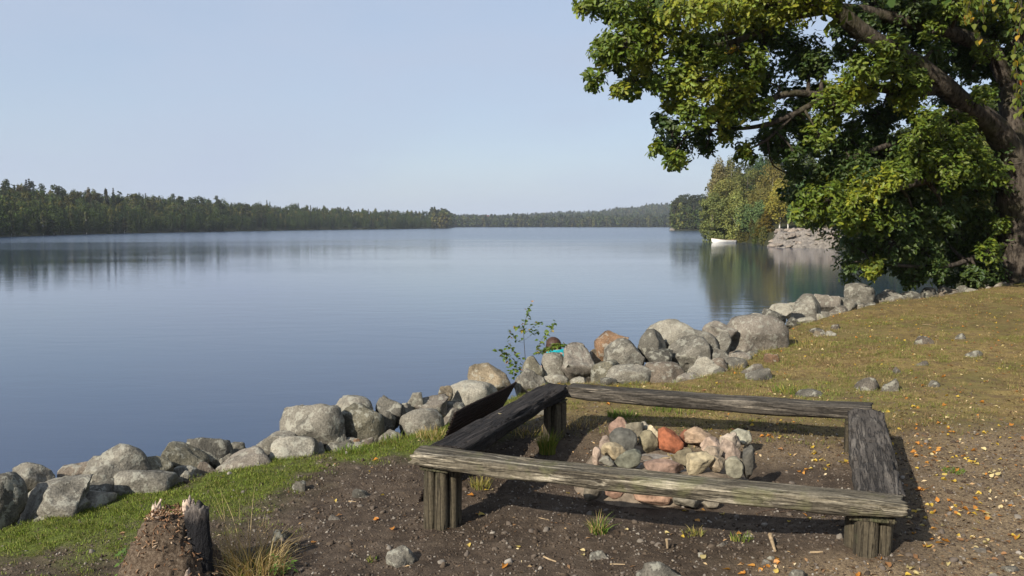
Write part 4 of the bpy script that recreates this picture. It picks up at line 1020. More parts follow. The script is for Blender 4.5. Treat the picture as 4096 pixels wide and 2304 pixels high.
for k, (b, ang, tint, lb) in enumerate(SUNK):
    ang = min(1, ang + .25); b = (b[0], b[1] + .2 * (b[3] - b[1]), b[2], b[3])
    g = on_ground((b[0] + b[2]) / 2, b[3] - .25 * (b[3] - b[1])); o = boulder('stone', *b, g[1] + .02, ang, tint, lb, 800 + k, 0, 'stones lying in the ground', 1.0, 2.2, 'stone', shade=.68)
# ------------------------------------------------------------------ square of log benches
bench = thing('square_bench', (1.05, 5.6, h0(1.05, 5.6)), 'square of four weathered log beams on clustered posts round the fire pit', 'bench')
BO = np.array(bench.location)
def beam(p0, p1, w0, w1, thick, ztop, seed, mat, label, ragged=.02, sag=.01, round_=.5):
    p0, p1 = np.array(p0), np.array(p1); d = p1 - p0; L = float(np.hypot(*d)); ang = math.atan2(d[1], d[0])
    nl, npm = 190, 60; t = np.linspace(0, 1, nl); a = np.arange(npm) / npm * 2 * math.pi
    ca, sa = np.cos(a), np.sin(a); e = .34
    sx = np.sign(ca) * np.abs(ca) ** e; sz = np.sign(sa) * np.abs(sa) ** np.where(sa > 0, e, round_)
    T, Ai = np.meshgrid(t, np.arange(npm), indexing='ij')
    W = (w0 + (w1 - w0) * T) / 2; endt = 1 - .38 * (sstep(.10, 0, T) + sstep(.9, 1, T)) 
    Y = sx[Ai] * W; Z = sz[Ai] * thick / 2
    Z = np.where(Z < 0, Z * endt, Z)
    X = T * L
    wob = fbm(np.stack([X * .9, X * 0 + seed, X * 0], -1), seed, 2) * .016
    Y = Y + wob; Y = Y + .011 * fbm(np.stack([X * 2.1, Y * 6, Z * 6 + seed], -1), seed + 1, 3) * np.sign(sx[Ai]) * 1.6
    gr = fbm(np.stack([X * 1.3, Y * 46, Z * 46 + seed * 3.1], -1), seed + 2, 2)
    crack = np.clip(1 - np.abs(gr) / .09, 0, 1) * sstep(-.25, .3, fbm(np.stack([X * .8, Y * 9, Z * 9], -1), seed + 4, 1))
    grain = fbm(np.stack([X * 3.0, Y * 80, Z * 80], -1), seed + 3, 2)
    amp = -.013 * crack + .0035 * grain + .012 * fbm(np.stack([X * 2.6, Y * 4 + 7, Z * 5], -1), seed + 6, 3)
    Y = Y + ca[Ai] * amp; Z = Z + sa[Ai] * amp - sag * np.sin(T * math.pi)
    # worn upper edges
    chip = sstep(.05, .4, fbm(np.stack([X * 3.3, Y * 2, Z * 0 + seed], -1), seed + 8, 2)) * ((sa[Ai] > .25) & (np.abs(ca[Ai]) > .5))
    Z = Z - chip * .014; Y = Y - chip * .010 * np.sign(ca[Ai])
    rg = fbm(np.stack([Y * 40, Z * 70, Y * 0 + seed], -1), seed + 9, 2)
    X = X + np.where(T < .02, rg * ragged * 1.5 * (1 - T / .02), 0) + np.where(T > .98, rg * ragged * 1.5 * (T - .98) / .02, 0)
    v = np.stack([X - L / 2, Y, Z], -1).reshape(-1, 3)
    i = np.arange(nl - 1)[:, None] * npm; j = np.arange(npm)[None]; k = (j + 1) % npm
    f = np.stack([i + j, i + k, i + npm + k, i + npm + j], -1).reshape(-1, 4)
    e0 = v[:npm].mean(0) + [.01, 0, 0]; e1 = v[-npm:].mean(0) - [.01, 0, 0]; v = np.concatenate([v, [e0, e1]]); nv = len(v)
    cap = [[(q + 1) % npm, q, nv - 2] for q in range(npm)] + [[(nl - 1) * npm + q, (nl - 1) * npm + (q + 1) % npm, nv - 1] for q in range(npm)]
    c = (p0 + p1) / 2
    o = obj('seat_beam', mesh_np('seat_beam', v, [f, np.array(cap)], mat, True), bench, (c[0] - BO[0], c[1] - BO[1], ztop - thick / 2 - BO[2]), (0, 0, ang))
    o['label'] = label; return o
beam((-.545, 5.055), (1.865, 4.105), .205, .20, .088, .45, 11, WOOD_GREY, 'near beam, pale grey and deeply cracked', .03)
beam((-.395, 5.14), (.365, 7.15), .235, .235, .095, .452, 12, WOOD_DARK, 'blackened beam on the lake side', .02)
beam((1.79, 4.225), (2.505, 6.165), .235, .25, .095, .452, 13, WOOD_BROWN, 'brown grey beam on the landward side', .03)
beam((.465, 7.125), (2.60, 6.325), .235, .235, .10, .447, 14, WOOD_FAR, 'far beam, dark with a long crack', .02)
def pole(x, y, r, ztop, seed, zb=None):
    zb = (float(h0(x, y)) - .08) if zb is None else zb
    mb = MB(); n = 9; P = np.stack([np.zeros(n) + np.linspace(0, .006, n), np.zeros(n), np.linspace(zb, ztop, n) - zb], 1)
    tube(mb, P, np.concatenate([[r * 1.02] * (n - 2), [r], [r * .93]]), 14, .05, seed)
    return obj('post', mb.mesh('post', POST), bench, (x - BO[0], y - BO[1], zb - BO[2]))
nl_ = at(1762, 2080, 5.02)
for k, (dx, dy, r) in enumerate(((-.062, -.02, .036), (.006, -.04, .039), (.066, -.01, .031), (-.045, .05, .036), (.022, .05, .037), (.085, .055, .033))):
    pole(nl_[0] + dx, nl_[1] + dy, r, .345 - .004 * k, 20 + k)
nr_ = at(3478, 2190, 4.20)
for k, (dx, dy, r) in enumerate(((-.035, -.03, .056), (.05, -.035, .034), (.085, .02, .03), (-.05, .07, .05), (.03, .075, .05))):
    pole(nr_[0] + dx, nr_[1] + dy, r, .335 - .004 * k, 30 + k)
for k, (dx, dy, r) in enumerate(((-.055, -.03, .035), (.01, -.045, .04), (.06, 0, .034), (-.02, .05, .04))): pole(.335 + dx, 6.93 + dy, r, .345, 40 + k)
for k, (dx, dy, r) in enumerate(((-.05, -.03, .04), (.03, -.04, .045), (.06, .03, .04), (-.02, .05, .045))): pole(2.45 + dx, 6.2 + dy, r, .345, 50 + k)
def cap(x, y, z, sx, sy, sz, rz, seed):
    return obj('cap_board', box_me('cap_board', sx, sy, sz, POST, .006, .003, seed), bench, (x - BO[0], y - BO[1], z - BO[2]), (0, 0, rz))
cap(nl_[0] - .005, nl_[1] + .0, .3535, .19, .16, .022, -.37, 1); cap(nl_[0] + .13, nl_[1] + .02, .366, .27, .10, .018, -.37, 2)
cap(nr_[0] + .01, nr_[1] + .01, .346, .21, .2, .026, -.37, 3); cap(nr_[0] - .14, nr_[1] + .09, .36, .22, .09, .016, -.37, 4)
cap(.34, 6.94, .352, .18, .16, .018, 1.2, 5); cap(2.46, 6.21, .352, .18, .16, .018, 1.2, 6)

# rusty expanded-metal sheet leaning on the lake-side beam
RUST = plain('rust', (.034, .021, .015), .85, 60, .6, .002, .3, .35)
BL_, TL_, TR_, BR_ = (np.array(p) for p in ((-.60, 5.45, -.03), (-.385, 5.95, .465), (.03, 7.4, .42), (-.22, 7.15, .02)))
mb = MB(); rows, colsn = 40, 60
for r_ in range(rows + 1):
    v_ = r_ / rows; u = np.linspace(0, 1, colsn * 2 + 1); zz = (np.arange(len(u)) % 2) * (1 if r_ % 2 else -1) * .5 / rows
    vv = np.clip(v_ + zz, -.02, 1.02)
    P = (BL_ * (1 - u[:, None]) + BR_ * u[:, None]) * (1 - vv[:, None]) + (TL_ * (1 - u[:, None]) + TR_ * u[:, None]) * vv[:, None]
    nrm = np.array([-.93, .3, .35]); P = P + nrm[None] * (.006 * np.sin(u * 5.2 + .6) * (.3 + vv) + .004 * np.sin(np.arange(len(u)) * math.pi))[:, None]
    tube(mb, P, .0098, 4, cap=False)
sheet_o = obj('metal_mesh_sheet', mb.mesh('metal_mesh_sheet', RUST, False)); tag(sheet_o, 'rusty dark metal mesh sheet leaning behind the blackened bench beam', 'metal sheet')

# ------------------------------------------------------------------ fire pit
CONC = plain('mortar', (.15, .118, .085), .95, 14, .5, .03, .15); ASH = plain('ash', (.20, .18, .155), .98, 30, .35, .012, .1)
fc = np.array([1.0, 5.80]); fz = float(h0(*fc)) - .03
pit = thing('fire_pit', (fc[0], fc[1], fz), 'low mortared stone base of the fire pit with pale ash inside', 'fire pit')
na, nr2 = 72, 16; th = np.linspace(0, 2 * math.pi, na, endpoint=False); V = []; 
for q in range(nr2):
    rq = q / (nr2 - 1); R0 = .62 * rq
    wob = 1 + .10 * fbm(np.stack([np.cos(th) * 1.6, np.sin(th) * 1.6, th * 0 + 3], -1), 4, 3)
    hz = .155 * sstep(.63, .47, R0 * np.ones(na)) - .03
    hz = hz + .03 * fbm(np.stack([np.cos(th) * R0 * 9, np.sin(th) * R0 * 9, th * 0], -1), 8, 2)
    V.append(np.stack([R0 * wob * np.cos(th), R0 * wob * np.sin(th) * .9, hz], 1))
V = np.concatenate(V); i = np.arange(nr2 - 1)[:, None] * na; j = np.arange(na)[None]; k = (j + 1) % na
obj('base', mesh_np('base', V, [np.stack([i + j, i + na + j, i + na + k, i + k], -1).reshape(-1, 4)[:, ::-1]], CONC), pit)
V2 = []
for q in range(10):
    R0 = .34 * q / 9; hz = .112 + .02 * math.cos(R0 / .4 * 1.5) + .014 * fbm(np.stack([np.cos(th) * R0 * 12, np.sin(th) * R0 * 12, th * 0], -1), 9, 3)
    V2.append(np.stack([R0 * np.cos(th) * 1.0 + .08, R0 * np.sin(th) * .7 + .02, hz], 1))
i = np.arange(9)[:, None] * na
obj('ash', mesh_np('ash', np.concatenate(V2), [np.stack([i + j, i + na + j, i + na + k, i + k], -1).reshape(-1, 4)[:, ::-1]], ASH), pit)
def z4(a, b, c, d): return (2200 + a * .4141, 1500 + b * .4141, 2200 + c * .4141, 1500 + d * .4141)
FIRESTONE = tint_mat('fire_stone', .9, 22, .5, .015)
PIT = [
 (z4(562, 395, 805, 600), .35, (.36, .22, .18), 'pink rounded stone at the back of the fire ring', 0),
 (z4(700, 440, 905, 600), .7, (.22, .19, .15), 'brown grey stone beside the pink one at the back of the ring', 0),
 (z4(855, 450, 975, 570), .7, (.33, .29, .25), 'grey stone leaning at the back of the ring next to cream stone', .4),
 (z4(583, 480, 770, 610), .8, (.47, .37, .29), 'pale pink slab behind the dark grey stone', .3),
 (z4(558, 508, 830, 760), .35, (.11, .105, .10), 'large dark grey stone in the fire ring', .25),
 (z4(472, 583, 605, 720), .5, (.32, .24, .21), 'pink grey stone left of the dark grey one', 0),
 (z4(484, 653, 758, 815), .6, (.42, .33, .22), 'tan wedge-shaped stone at the front of the ring', .1),
 (z4(405, 683, 495, 860), .5, (.45, .33, .28), 'pale pink upright stone at the outer end of the ring', 0),
 (z4(612, 720, 892, 880), .6, (.17, .17, .14), 'flat grey green stone before the tan wedge', -.15),
 (z4(470, 785, 625, 870), .5, (.25, .23, .2), 'low grey stone between upright pink and grey green stones', 0),
 (z4(928, 488, 1068, 660), .9, (.55, .45, .32), 'cream-coloured jagged stone left of the red one', .2),
 (z4(862, 530, 1040, 730), .3, (.25, .21, .14), 'olive brown round stone under the cream one', -.2),
 (z4(1038, 498, 1290, 735), .3, (.36, .105, .045), 'brick red round stone in the middle of the fire ring', 0),
 (z4(1250, 520, 1348, 680), .7, (.25, .09, .05), 'dark red broken stone pressed against the brick red one', 0),
 (z4(1280, 508, 1635, 700), .7, (.40, .27, .19), 'long pinkish slab behind the ash', .15),
 (z4(1460, 588, 1645, 730), .7, (.42, .30, .25), 'rough pink stone before the long slab', .1),
 (z4(1485, 678, 1675, 840), .8, (.40, .31, .25), 'pale pink flat stone facing the ash', .2),
 (z4(1178, 708, 1390, 860), .9, (.23, .19, .13), 'brown angular wedge at the front of the ash', -.2),
 (z4(1308, 743, 1585, 940), .7, (.38, .31, .21), 'big tan angular stone at the front of the ring', -.15),
 (z4(1540, 775, 1705, 930), .6, (.36, .28, .21), 'small tan stone right of the big tan one', 0),
 (z4(895, 808, 1308, 920), .5, (.27, .17, .14), 'flat reddish slab at the front lip of the pit', 0),
 (z4(1638, 538, 1845, 720), .7, (.37, .30, .26), 'upper speckled stone of the stack at the ring end', .2),
 (z4(1632, 615, 1842, 830), .6, (.38, .28, .24), 'pink grey stone under the speckled one', .1),
 (z4(1738, 523, 1950, 660), .5, (.38, .36, .30), 'pale grey stone topping the stack at the ring end', .25),
 (z4(1848, 680, 1980, 985), .6, (.12, .11, .10), 'tall dark stone closing the ring end', 0),
 (z4(1688, 785, 1868, 970), .7, (.26, .24, .19), 'grey green stone at the foot of the end stack', 0),
 (z4(1778, 808, 1890, 930), .6, (.27, .23, .18), 'small brown stone wedged beside the tall dark one', 0),
 (z4(320, 1045, 505, 1200), .3, (.19, .16, .13), 'dark slab set in the mortar below the near beam', 0),
 (z4(525, 1060, 732, 1180), .3, (.34, .19, .14), 'pink slab set in the mortar, first under the near beam', 0),
 (z4(798, 1090, 1203, 1230), .3, (.36, .21, .15), 'long pink slab set in the mortar under the near beam', .08),
 (z4(1188, 1140, 1468, 1280), .4, (.23, .20, .165), 'grey slab set in the mortar right of the long pink one', 0),
 (z4(1462, 1190, 1635, 1280), .4, (.24, .20, .16), 'small grey slab at the corner of the mortar base', 0),
]
for k, (b, ang, col, lb, tilt) in enumerate(PIT):
    hpx = b[3] - b[1]
    low = k >= 27
    D = on_z((b[0] + b[2]) / 2, b[3] - .22 * hpx, .07 if low else .215)[1]
    if k in (3,): D += .12
    if k in (10, 21, 23): D += .06
    gm = sum(col) / 3; col = tuple((gm + (c_ - gm) * .85) * .70 * w_ for c_, w_ in zip(col, (1.0, .99, .86))); ang = min(1, ang + .2)
    boulder('fire_stone', *b, D, ang, col, lb, 900 + k, tilt, 'stones of the fire ring', .85, 1.12, 'stone', sub=4, mat=FIRESTONE)
STICK = plain('dry_stick', (.30, .22, .13), .9, 40, .4, .002)
mb = MB(); tube(mb, np.array([at(2632, 1840, 5.72), at(2655, 1834, 5.73), at(2680, 1831, 5.75)]), [.008, .009, .007], 7); o = obj('stick', mb.mesh('stick', STICK))
tag(o, 'short pale stick lying on the ash of the fire pit', 'stick')

# ------------------------------------------------------------------ rotten stump
def stump_mat():
    s = NT('rotten_wood'); c = s.coord(); n1 = s.noise(c, 60, 5, .75); n2_ = s.noise(c, 9, 3, .6)
    col = s.ramp(n1, [(.3, (.04, .027, .018)), (.5, (.11, .08, .055)), (.65, (.21, .162, .115)), (.78, (.38, .32, .24))])
    col = s.mix(1.0, col, s.ramp(n2_, [(.3, BW(.75)), (.7, BW(1.2))]), 'MULTIPLY')
    return s.fin(col, .95, s.bump(n1, .02, 1.0), .1)
ROTTEN = stump_mat()
def char_mat():
    s = NT('charred_wood'); c = s.coord(scale=(1, 1, .35)); n1 = s.noise(c, 38, 5, .7)
    tc = s.new('TexCoord'); sp = s.new('SeparateXYZ'); s.l(tc.outputs['Object'], sp.inputs[0])
    zf = s.ramp(s.math('ADD', sp.outputs[2], s.math('MULTIPLY', s.math('SUBTRACT', n1, .5), .16)), [(.35, BW(0)), (.44, BW(1))])
    blk = s.ramp(n1, [(.3, (.004, .004, .005)), (.7, (.013, .012, .014))]); gry = s.ramp(n1, [(.3, (.06, .05, .045)), (.6, (.17, .145, .125)), (.8, (.36, .30, .24))])
    return s.fin(s.mix(zf, blk, gry), .8, s.bump(n1, .03, 1.0), .3)
CHAR = char_mat(); PALEW = plain('pale_rotten_wood', (.40, .31, .24), .9, 45, .45, .008)
sx0 = at(690, 2304, 4.32); sb = float(h0(sx0[0], sx0[1]))
stump = thing('tree_stump', (sx0[0], sx0[1], sb), 'rotten crumbling tree stump with one charred shard still upright', 'stump')
na, nq = 90, 44; th = np.linspace(0, 2 * math.pi, na, endpoint=False); V = []
for q in range(nq):
    t = q / (nq - 1); R0 = np.interp(t, [0, .22, .35, .55, .8, 1], [0, .085, .115, .17, .25, .33]); hz = np.interp(t, [0, .22, .35, .55, .8, 1], [.33, .36, .345, .235, .07, -.06])
    nz = fbm(np.stack([np.cos(th) * R0 * 10, np.sin(th) * R0 * 10, th * 0 + hz * 10], -1), 61, 4); ny = fbm(np.stack([np.cos(th) * R0 * 45, np.sin(th) * R0 * 45, th * 0 + hz * 40], -1), 62, 2)
    rr = R0 * (1 + .13 * nz) + .012 * ny * (t > 0)
    V.append(np.stack([rr * np.cos(th), rr * np.sin(th), hz + .035 * nz + .012 * ny], 1))
V = np.concatenate(V); i = np.arange(nq - 1)[:, None] * na; j = np.arange(na)[None]; k = (j + 1) % na
obj('rotten_heap', mesh_np('rotten_heap', V, [np.stack([i + j, i + na + j, i + na + k, i + k], -1).reshape(-1, 4)[:, ::-1]], ROTTEN), stump)
def shard(name, cx, cy, rx, ry, h, tiltx, seed, mat, z0=0.0, lab=None, flare=.5):
    ns, nh = 28, 30; th = np.linspace(0, 2 * math.pi, ns, endpoint=False); V = []
    for q in range(nh):
        t = q / (nh - 1); jag = .05 * fbm(np.stack([np.cos(th) * 1.8, np.sin(th) * 1.8, th * 0], -1), seed + 3, 3)
        z = z0 + t * (h + jag * (t ** 2) * 1.4)
        ff = 1 + flare * (1 - t) ** 2
        nz = fbm(np.stack([np.cos(th) * 2.4, np.sin(th) * 2.4, z * 3], -1), seed, 3); nv_ = fbm(np.stack([np.cos(th) * 9, np.sin(th) * 9, z * 9], -1), seed + 1, 2)
        V.append(np.stack([rx * ff * np.cos(th) * (1 + .22 * nz + .1 * nv_) + tiltx * t * h, ry * ff * np.sin(th) * (1 + .22 * nz + .1 * nv_), z + 0 * th], 1))
    V = np.concatenate(V + [[[tiltx * h * .95, 0, z0 + h - .05]]]); i = np.arange(nh - 1)[:, None] * ns; j = np.arange(ns)[None]; k = (j + 1) % ns
    top = [[(nh - 1) * ns + q, (nh - 1) * ns + (q + 1) % ns, len(V) - 1] for q in range(ns)]
    o = obj(name, mesh_np(name, V, [np.stack([i + j, i + k, i + ns + k, i + ns + j], -1).reshape(-1, 4), np.array(top)], mat), stump, (cx, cy, 0))
    if lab: o['label'] = lab
    return o
shard('charred_shard', .158, -.045, .056, .042, .455, -.03, 71, CHAR, -.02, 'black charred shard of the stump rim with a splintered pale top', .35)
shard('rim_shard', -.045, .015, .022, .02, .42, -.08, 73, PALEW, .0, 'pale splintered shard of the stump rim', 1.2)
shard('rim_shard', .075, .015, .03, .02, .43, .02, 74, PALEW, .0, None, 1.0)
shard('broken_wood', .125, -.16, .022, .02, .16, 0, 75, PALEW, -.02, 'pale broken wood at the foot of the charred shard', .5)
chips = MB(); rngc = np.random.default_rng(5)
for q in range(620):
    a = rngc.uniform(0, 6.28); t = rngc.uniform(.05, 1); R0 = float(np.interp(t, [0, .22, .35, .55, .8, 1], [0, .085, .115, .17, .25, .33])); hz = float(np.interp(t, [0, .22, .35, .55, .8, 1], [.385, .395, .37, .25, .085, -.03]))
    c = np.array([R0 * math.cos(a), R0 * math.sin(a), hz]); d = rngc.normal(size=3); d /= np.linalg.norm(d); L = rngc.uniform(.004, .014)
    col = np.array([(.26, .16, .09), (.18, .10, .055), (.34, .25, .17), (.10, .055, .03), (.14, .08, .045), (.2, .12, .07)][rngc.integers(0, 6)])
    tube(chips, np.array([c - d * L, c + d * L]), rngc.uniform(.002, .0045), 4, col=col)
CHIP = leaf_mat('chips', (1, 1, 1), 0.0, rough=.9, spec=.1)
obj('wood_chips', chips.mesh('wood_chips', CHIP, False), stump)['kind'] = 'stuff'
for (x_, y_, z_, l_, a_) in ((-.115, -.05, .30, .05, .3), (-.19, -.08, .17, .05, -.3), (-.06, -.02, .415, .045, 1.1)):
    mb = MB(); tube(mb, np.array([(0, 0, 0), (l_ * math.cos(a_), .01, l_ * math.sin(a_))]), [.008, .005], 6); obj('splinter', mb.mesh('splinter', PALEW), stump, (x_, y_, z_))

# ------------------------------------------------------------------ tufts and weeds
def blades(mb, rng, n, spread, h0_, h1, w, cols, lean=.5, seg=3, c0=(0, 0, 0)):
    a = rng.uniform(0, 6.28, n); r = spread * np.sqrt(rng.uniform(0, 1, n)); hh = rng.uniform(h0_, h1, n)
    base = np.stack([r * np.cos(a), r * np.sin(a), np.zeros(n)], 1) + np.array(c0)
    la = a + rng.normal(0, .8, n); ln = lean * rng.uniform(.15, 1.1, n)
    sd_ = rng.uniform(0, 6.28, n); side = np.stack([np.cos(sd_), np.sin(sd_), np.zeros(n)], 1)
    ci = rng.integers(0, len(cols), n); C = np.array(cols)[ci] * (1 + .3 * rng.uniform(-1, 1, (n, 1)))
    vs_ = []
    for q in range(seg + 1):
        t = q / seg; off = np.stack([np.cos(la) * ln * hh * t ** 1.8, np.sin(la) * ln * hh * t ** 1.8, hh * (t - .35 * ln * t * t)], 1)
        ww = w * (1 - t) ** .7 + .0002
        vs_ += [base + off - side * ww, base + off + side * ww]
    V = np.stack(vs_, 1); k = V.shape[1]; idx = np.arange(n)[:, None] * k
    for q in range(seg): mb.f.setdefault(4, []).append(np.concatenate([idx + 2 * q, idx + 2 * q + 1, idx + 2 * q + 3, idx + 2 * q + 2], 1) + mb.n)
    mb.v.append(V.reshape(-1, 3)); mb.c.append(np.repeat(C, k, 0)); mb.n += n * k
GC, YC, SC_ = [(.10, .17, .02), (.14, .19, .03), (.075, .13, .02)], [(.24, .21, .05), (.17, .19, .04), (.30, .24, .09)], [(.36, .27, .12), (.28, .19, .08), (.42, .33, .17)]
TG = 'grass tufts round the benches'
def tuft(px, py, h, n, spread, cols, label, seed, lean=.6, w=.0028, D=None, z=None):
    p = on_ground(px, py) if D is None else at(px, py, D); rng = np.random.default_rng(seed); mb = MB()
    blades(mb, rng, n, spread, h * .45, h, w, cols, lean)
    o = obj('grass_tuft', mb.mesh('grass_tuft', BLADE, False), None, (p[0], p[1], (float(h0(p[0], p[1])) if z is None else z) - .005)); return tag(o, label, 'grass tuft', TG)
tuft(2190, 1812, .21, 260, .06, GC[:2] + YC[:2], 'tall bushy yellow green tuft under the blackened beam', 1, .55)
tuft(2395, 2128, .14, 90, .045, GC + SC_[:1], 'green and straw tuft in bare soil before the near beam', 2, .9)
tuft(1925, 1950, .10, 110, .07, YC, 'yellowish tuft in soil behind the near left posts', 3, .8)
tuft(2490, 1665, .09, 170, .13, GC, 'bright green tuft under the middle left of the far beam', 4, .8)
tuft(2655, 1640, .07, 90, .10, GC, 'small green tuft under the far beam right of the bright one', 5, .8)
tuft(2740, 1650, .06, 70, .09, GC + YC, 'low green tuft under the far beam, third from its corner', 6, .8)
tuft(1735, 1752, .12, 150, .14, YC + SC_, 'straw-coloured tuft beside the foot of the rusty sheet', 7, .7)
tuft(1600, 1765, .08, 150, .16, GC + YC, 'green tuft at the turf edge below the big rounded boulder', 8, .8)
tuft(1420, 1800, .07, 120, .14, GC, 'short green tuft before the dark round boulder', 9, .8)
tuft(3150, 1568, .10, 150, .16, GC + YC, 'green tuft in the dry grass behind the far beam', 10, .8)
tuft(2935, 1475, .09, 90, .10, YC + SC_, 'straw tuft among stones above the far beam', 11, .8)
tuft(2770, 2135, .05, 60, .06, YC, 'tiny olive tuft in soil below the near beam', 12, .8)
tuft(2965, 2155, .05, 60, .06, GC + YC, 'tiny green tuft in soil left of the near corner post', 13, .8)
tuft(3812, 1885, .035, 120, .07, GC, 'small mossy green tuft in the leaf litter right of the benches', 14, .8)
tuft(3255, 1385, .12, 130, .22, YC + SC_, 'dry tuft beside the biggest boulder on the slope', 15, .8)
tuft(2120, 1735, .09, 100, .16, SC_ + YC, 'thin dry grass before the far corner post', 16, .8)
tuft(2330, 1700, .10, 130, .2, SC_, 'dead brown grass beside the far corner post', 17, .8)
tuft(1490, 2240, .03, 40, .03, GC + YC, 'tiny tuft beside the flat grey stone in the soil', 18, .8)
p = on_ground(1000, 2290); rng = np.random.default_rng(90); mb = MB()
blades(mb, rng, 420, .17, .08, .26, .0022, SC_, 1.1); blades(mb, rng, 60, .15, .05, .12, .004, GC, .8); blades(mb, rng, 9, .10, .38, .52, .0018, SC_[2:], .45, 5, (-.06, .14, 0)); blades(mb, rng, 12, .16, .2, .36, .0018, SC_, .8, 5, (.1, 0, 0))
o = obj('grass_tuft', mb.mesh('grass_tuft', BLADE, False), None, (p[0], p[1], float(h0(p[0], p[1])))); tag(o, 'large withered straw tuft with tall stalks beside the stump', 'grass tuft', TG)
def weed(px, py, h, n, label, seed, size=.03, col=(.10, .17, .03), spread=.06):
    p = on_ground(px, py); rng = np.random.default_rng(seed); root = thing('weed', (p[0], p[1], float(h0(p[0], p[1]))), label, 'plant')
    me = [leaf_me('leaf', BIRV, BIRF, size * s, tuple(np.array(col) * c), LEAF, .2, .04) for s, c in ((1, 1), (.8, 1.3), (1.2, .8))]; st = MB()
    for q in range(n):
        a = rng.uniform(0, 6.28); r = spread * math.sqrt(rng.uniform(0, 1)); z = h * rng.uniform(.15, 1)
        e = np.array([r * math.cos(a), r * math.sin(a), z]); tube(st, np.array([e * [.15, .15, 0], e * [.6, .6, .7], e]), .0012, 3, cap=False, col=(.1, .14, .03))
        o = obj('leaf', me[q % 3], root, tuple(e)); o.rotation_euler = (rng.uniform(-.5, .5), rng.uniform(-.3, .6), a)
    obj('stalks', st.mesh('stalks', BLADE, False), root)
weed(2222, 1735, .17, 34, 'leafy green weed growing at the foot of the far corner post', 91)
weed(515, 2300, .16, 40, 'leafy green weed at the bottom edge beside the stump', 92, .032)
weed(1130, 2300, .12, 24, 'small green weed in the withered tuft right of the stump', 93, .026)

# ------------------------------------------------------------------ sapling
def zs(x, y): return 1950 + x * .207, 1200 + y * .207
Dp = edge_y(2100) + 1.15
sb0 = at(*zs(735, 1330), Dp); sap = thing('birch_sapling', tuple(sb0 - [0, 0, .25]), 'slender young birch sapling growing between the boulders', 'sapling'); S0 = np.array(sap.location)
BR = [([(735, 1500), (735, 1245), (720, 1000), (705, 780), (702, 600), (720, 450), (760, 300), (800, 190), (850, 70)], 22, .45, .0042),
      ([(735, 1230), (800, 1160), (880, 1060), (960, 960), (1020, 860), (1000, 780)], 11, .4, .0026), ([(700, 660), (800, 580), (880, 520), (960, 450), (1040, 440)], 10, .25, .0018),
      ([(705, 780), (820, 700), (900, 640), (960, 620)], 6, .4, .0016), ([(960, 950), (1050, 760), (1130, 660), (1220, 560), (1280, 470), (1300, 400)], 15, .25, .002),
      ([(705, 640), (620, 560), (540, 500)], 8, .2, .0016), ([(690, 820), (600, 800), (540, 710), (470, 660), (430, 590)], 9, .3, .0016), ([(720, 1250), (640, 1160), (540, 1040), (450, 930), (400, 830)], 12, .25, .002),
      ([(720, 1360), (510, 1260), (360, 1110), (250, 1000), (150, 950)], 16, .2, .0024), ([(720, 1340), (600, 1260), (480, 1130), (400, 1050), (310, 960)], 13, .2, .002),
      ([(880, 1070), (1020, 1020), (1130, 960), (1250, 900), (1380, 870), (1480, 850)], 46, .2, .002), ([(1480, 850), (1600, 860), (1710, 855)], 5, .5, .0014), ([(730, 1380), (600, 1330), (500, 1340), (420, 1290)], 10, .2, .0018), ([(730, 1400), (640, 1380), (500, 1430), (400, 1400)], 10, .2, .0018)]
SL = [leaf_me('leaf', BIRV, BIRF, .052 * s, c, LEAF, .25, .05) for s, c in ((1, (.095, .15, .02)), (.85, (.06, .10, .015)), (1.15, (.13, .18, .03)), (.9, (.30, .22, .04)), (.9, (.42, .22, .10)))]
rngp = np.random.default_rng(14); st = MB()
for (pl, nlv, t0, r0) in BR:
    dz = rngp.uniform(-.12, .12); P = smooth_path([at(*zs(a, b), Dp + dz * q / len(pl)) - S0 for q, (a, b) in enumerate(pl)], 6)
    tube(st, P, np.linspace(r0, r0 * .35, len(P)), 5, cap=False)
    nlv = int(nlv * 1.5)
    for q in range(nlv):
        t = t0 + (1 - t0) * (q + 1) / nlv; w = P[min(int(t * (len(P) - 1)), len(P) - 1)] + rngp.normal(size=3) * [.016, .016, .014]
        o = obj('leaf', SL[int(rngp.choice(5, p=(.36, .3, .24, .07, .03)))], sap, tuple(w)); o.rotation_euler = (rngp.uniform(-.7, .7), rngp.uniform(-.5, 1.0), rngp.uniform(0, 6.28))
obj('stem', st.mesh('stem', BARK), sap)

# ------------------------------------------------------------------ person sitting on the stones
ptop = at(2231, 1346, 11.7); SH = .59
pz = ptop[2] - SH - .02; person = thing('person', (ptop[0], ptop[1], pz), 'brown-haired person in a turquoise top seated behind the boulders', 'person', rz=R(28))
def skin_obj(name, V, E, Rr, mat, parent, root=0, lev=2):
    me = bpy.data.meshes.new(name); me.from_pydata([tuple(v) for v in V], E, []); me.materials.append(mat)
    o = obj(name, me, parent); sk = o.modifiers.new('skin', 'SKIN')
    for q, r_ in enumerate(Rr): me.skin_vertices[0].data[q].radius = (r_, r_) if not isinstance(r_, tuple) else r_
    me.skin_vertices[0].data[root].use_root = True
    ss = o.modifiers.new('sub', 'SUBSURF'); ss.levels = lev; ss.render_levels = lev
    for pl in me.polygons: pl.use_smooth = True
    return o
SKIN = plain('skin', (.50, .31, .23), .55, 30, .08, 0); TEAL = plain('turquoise_cloth', (.01, .34, .38), .85, 60, .2, .003); JEAN = plain('dark_cloth', (.05, .06, .10), .9, 60, .2, .003); HAIR = plain('brown_hair', (.05, .025, .016), .5, 50, .5, .004)
V, E, Rr = [], [], []
def jv(x, y, z, r, par=None):
    V.append((x, y, z)); Rr.append(r); q = len(V) - 1
    if par is not None: E.append((par, q))
    return q
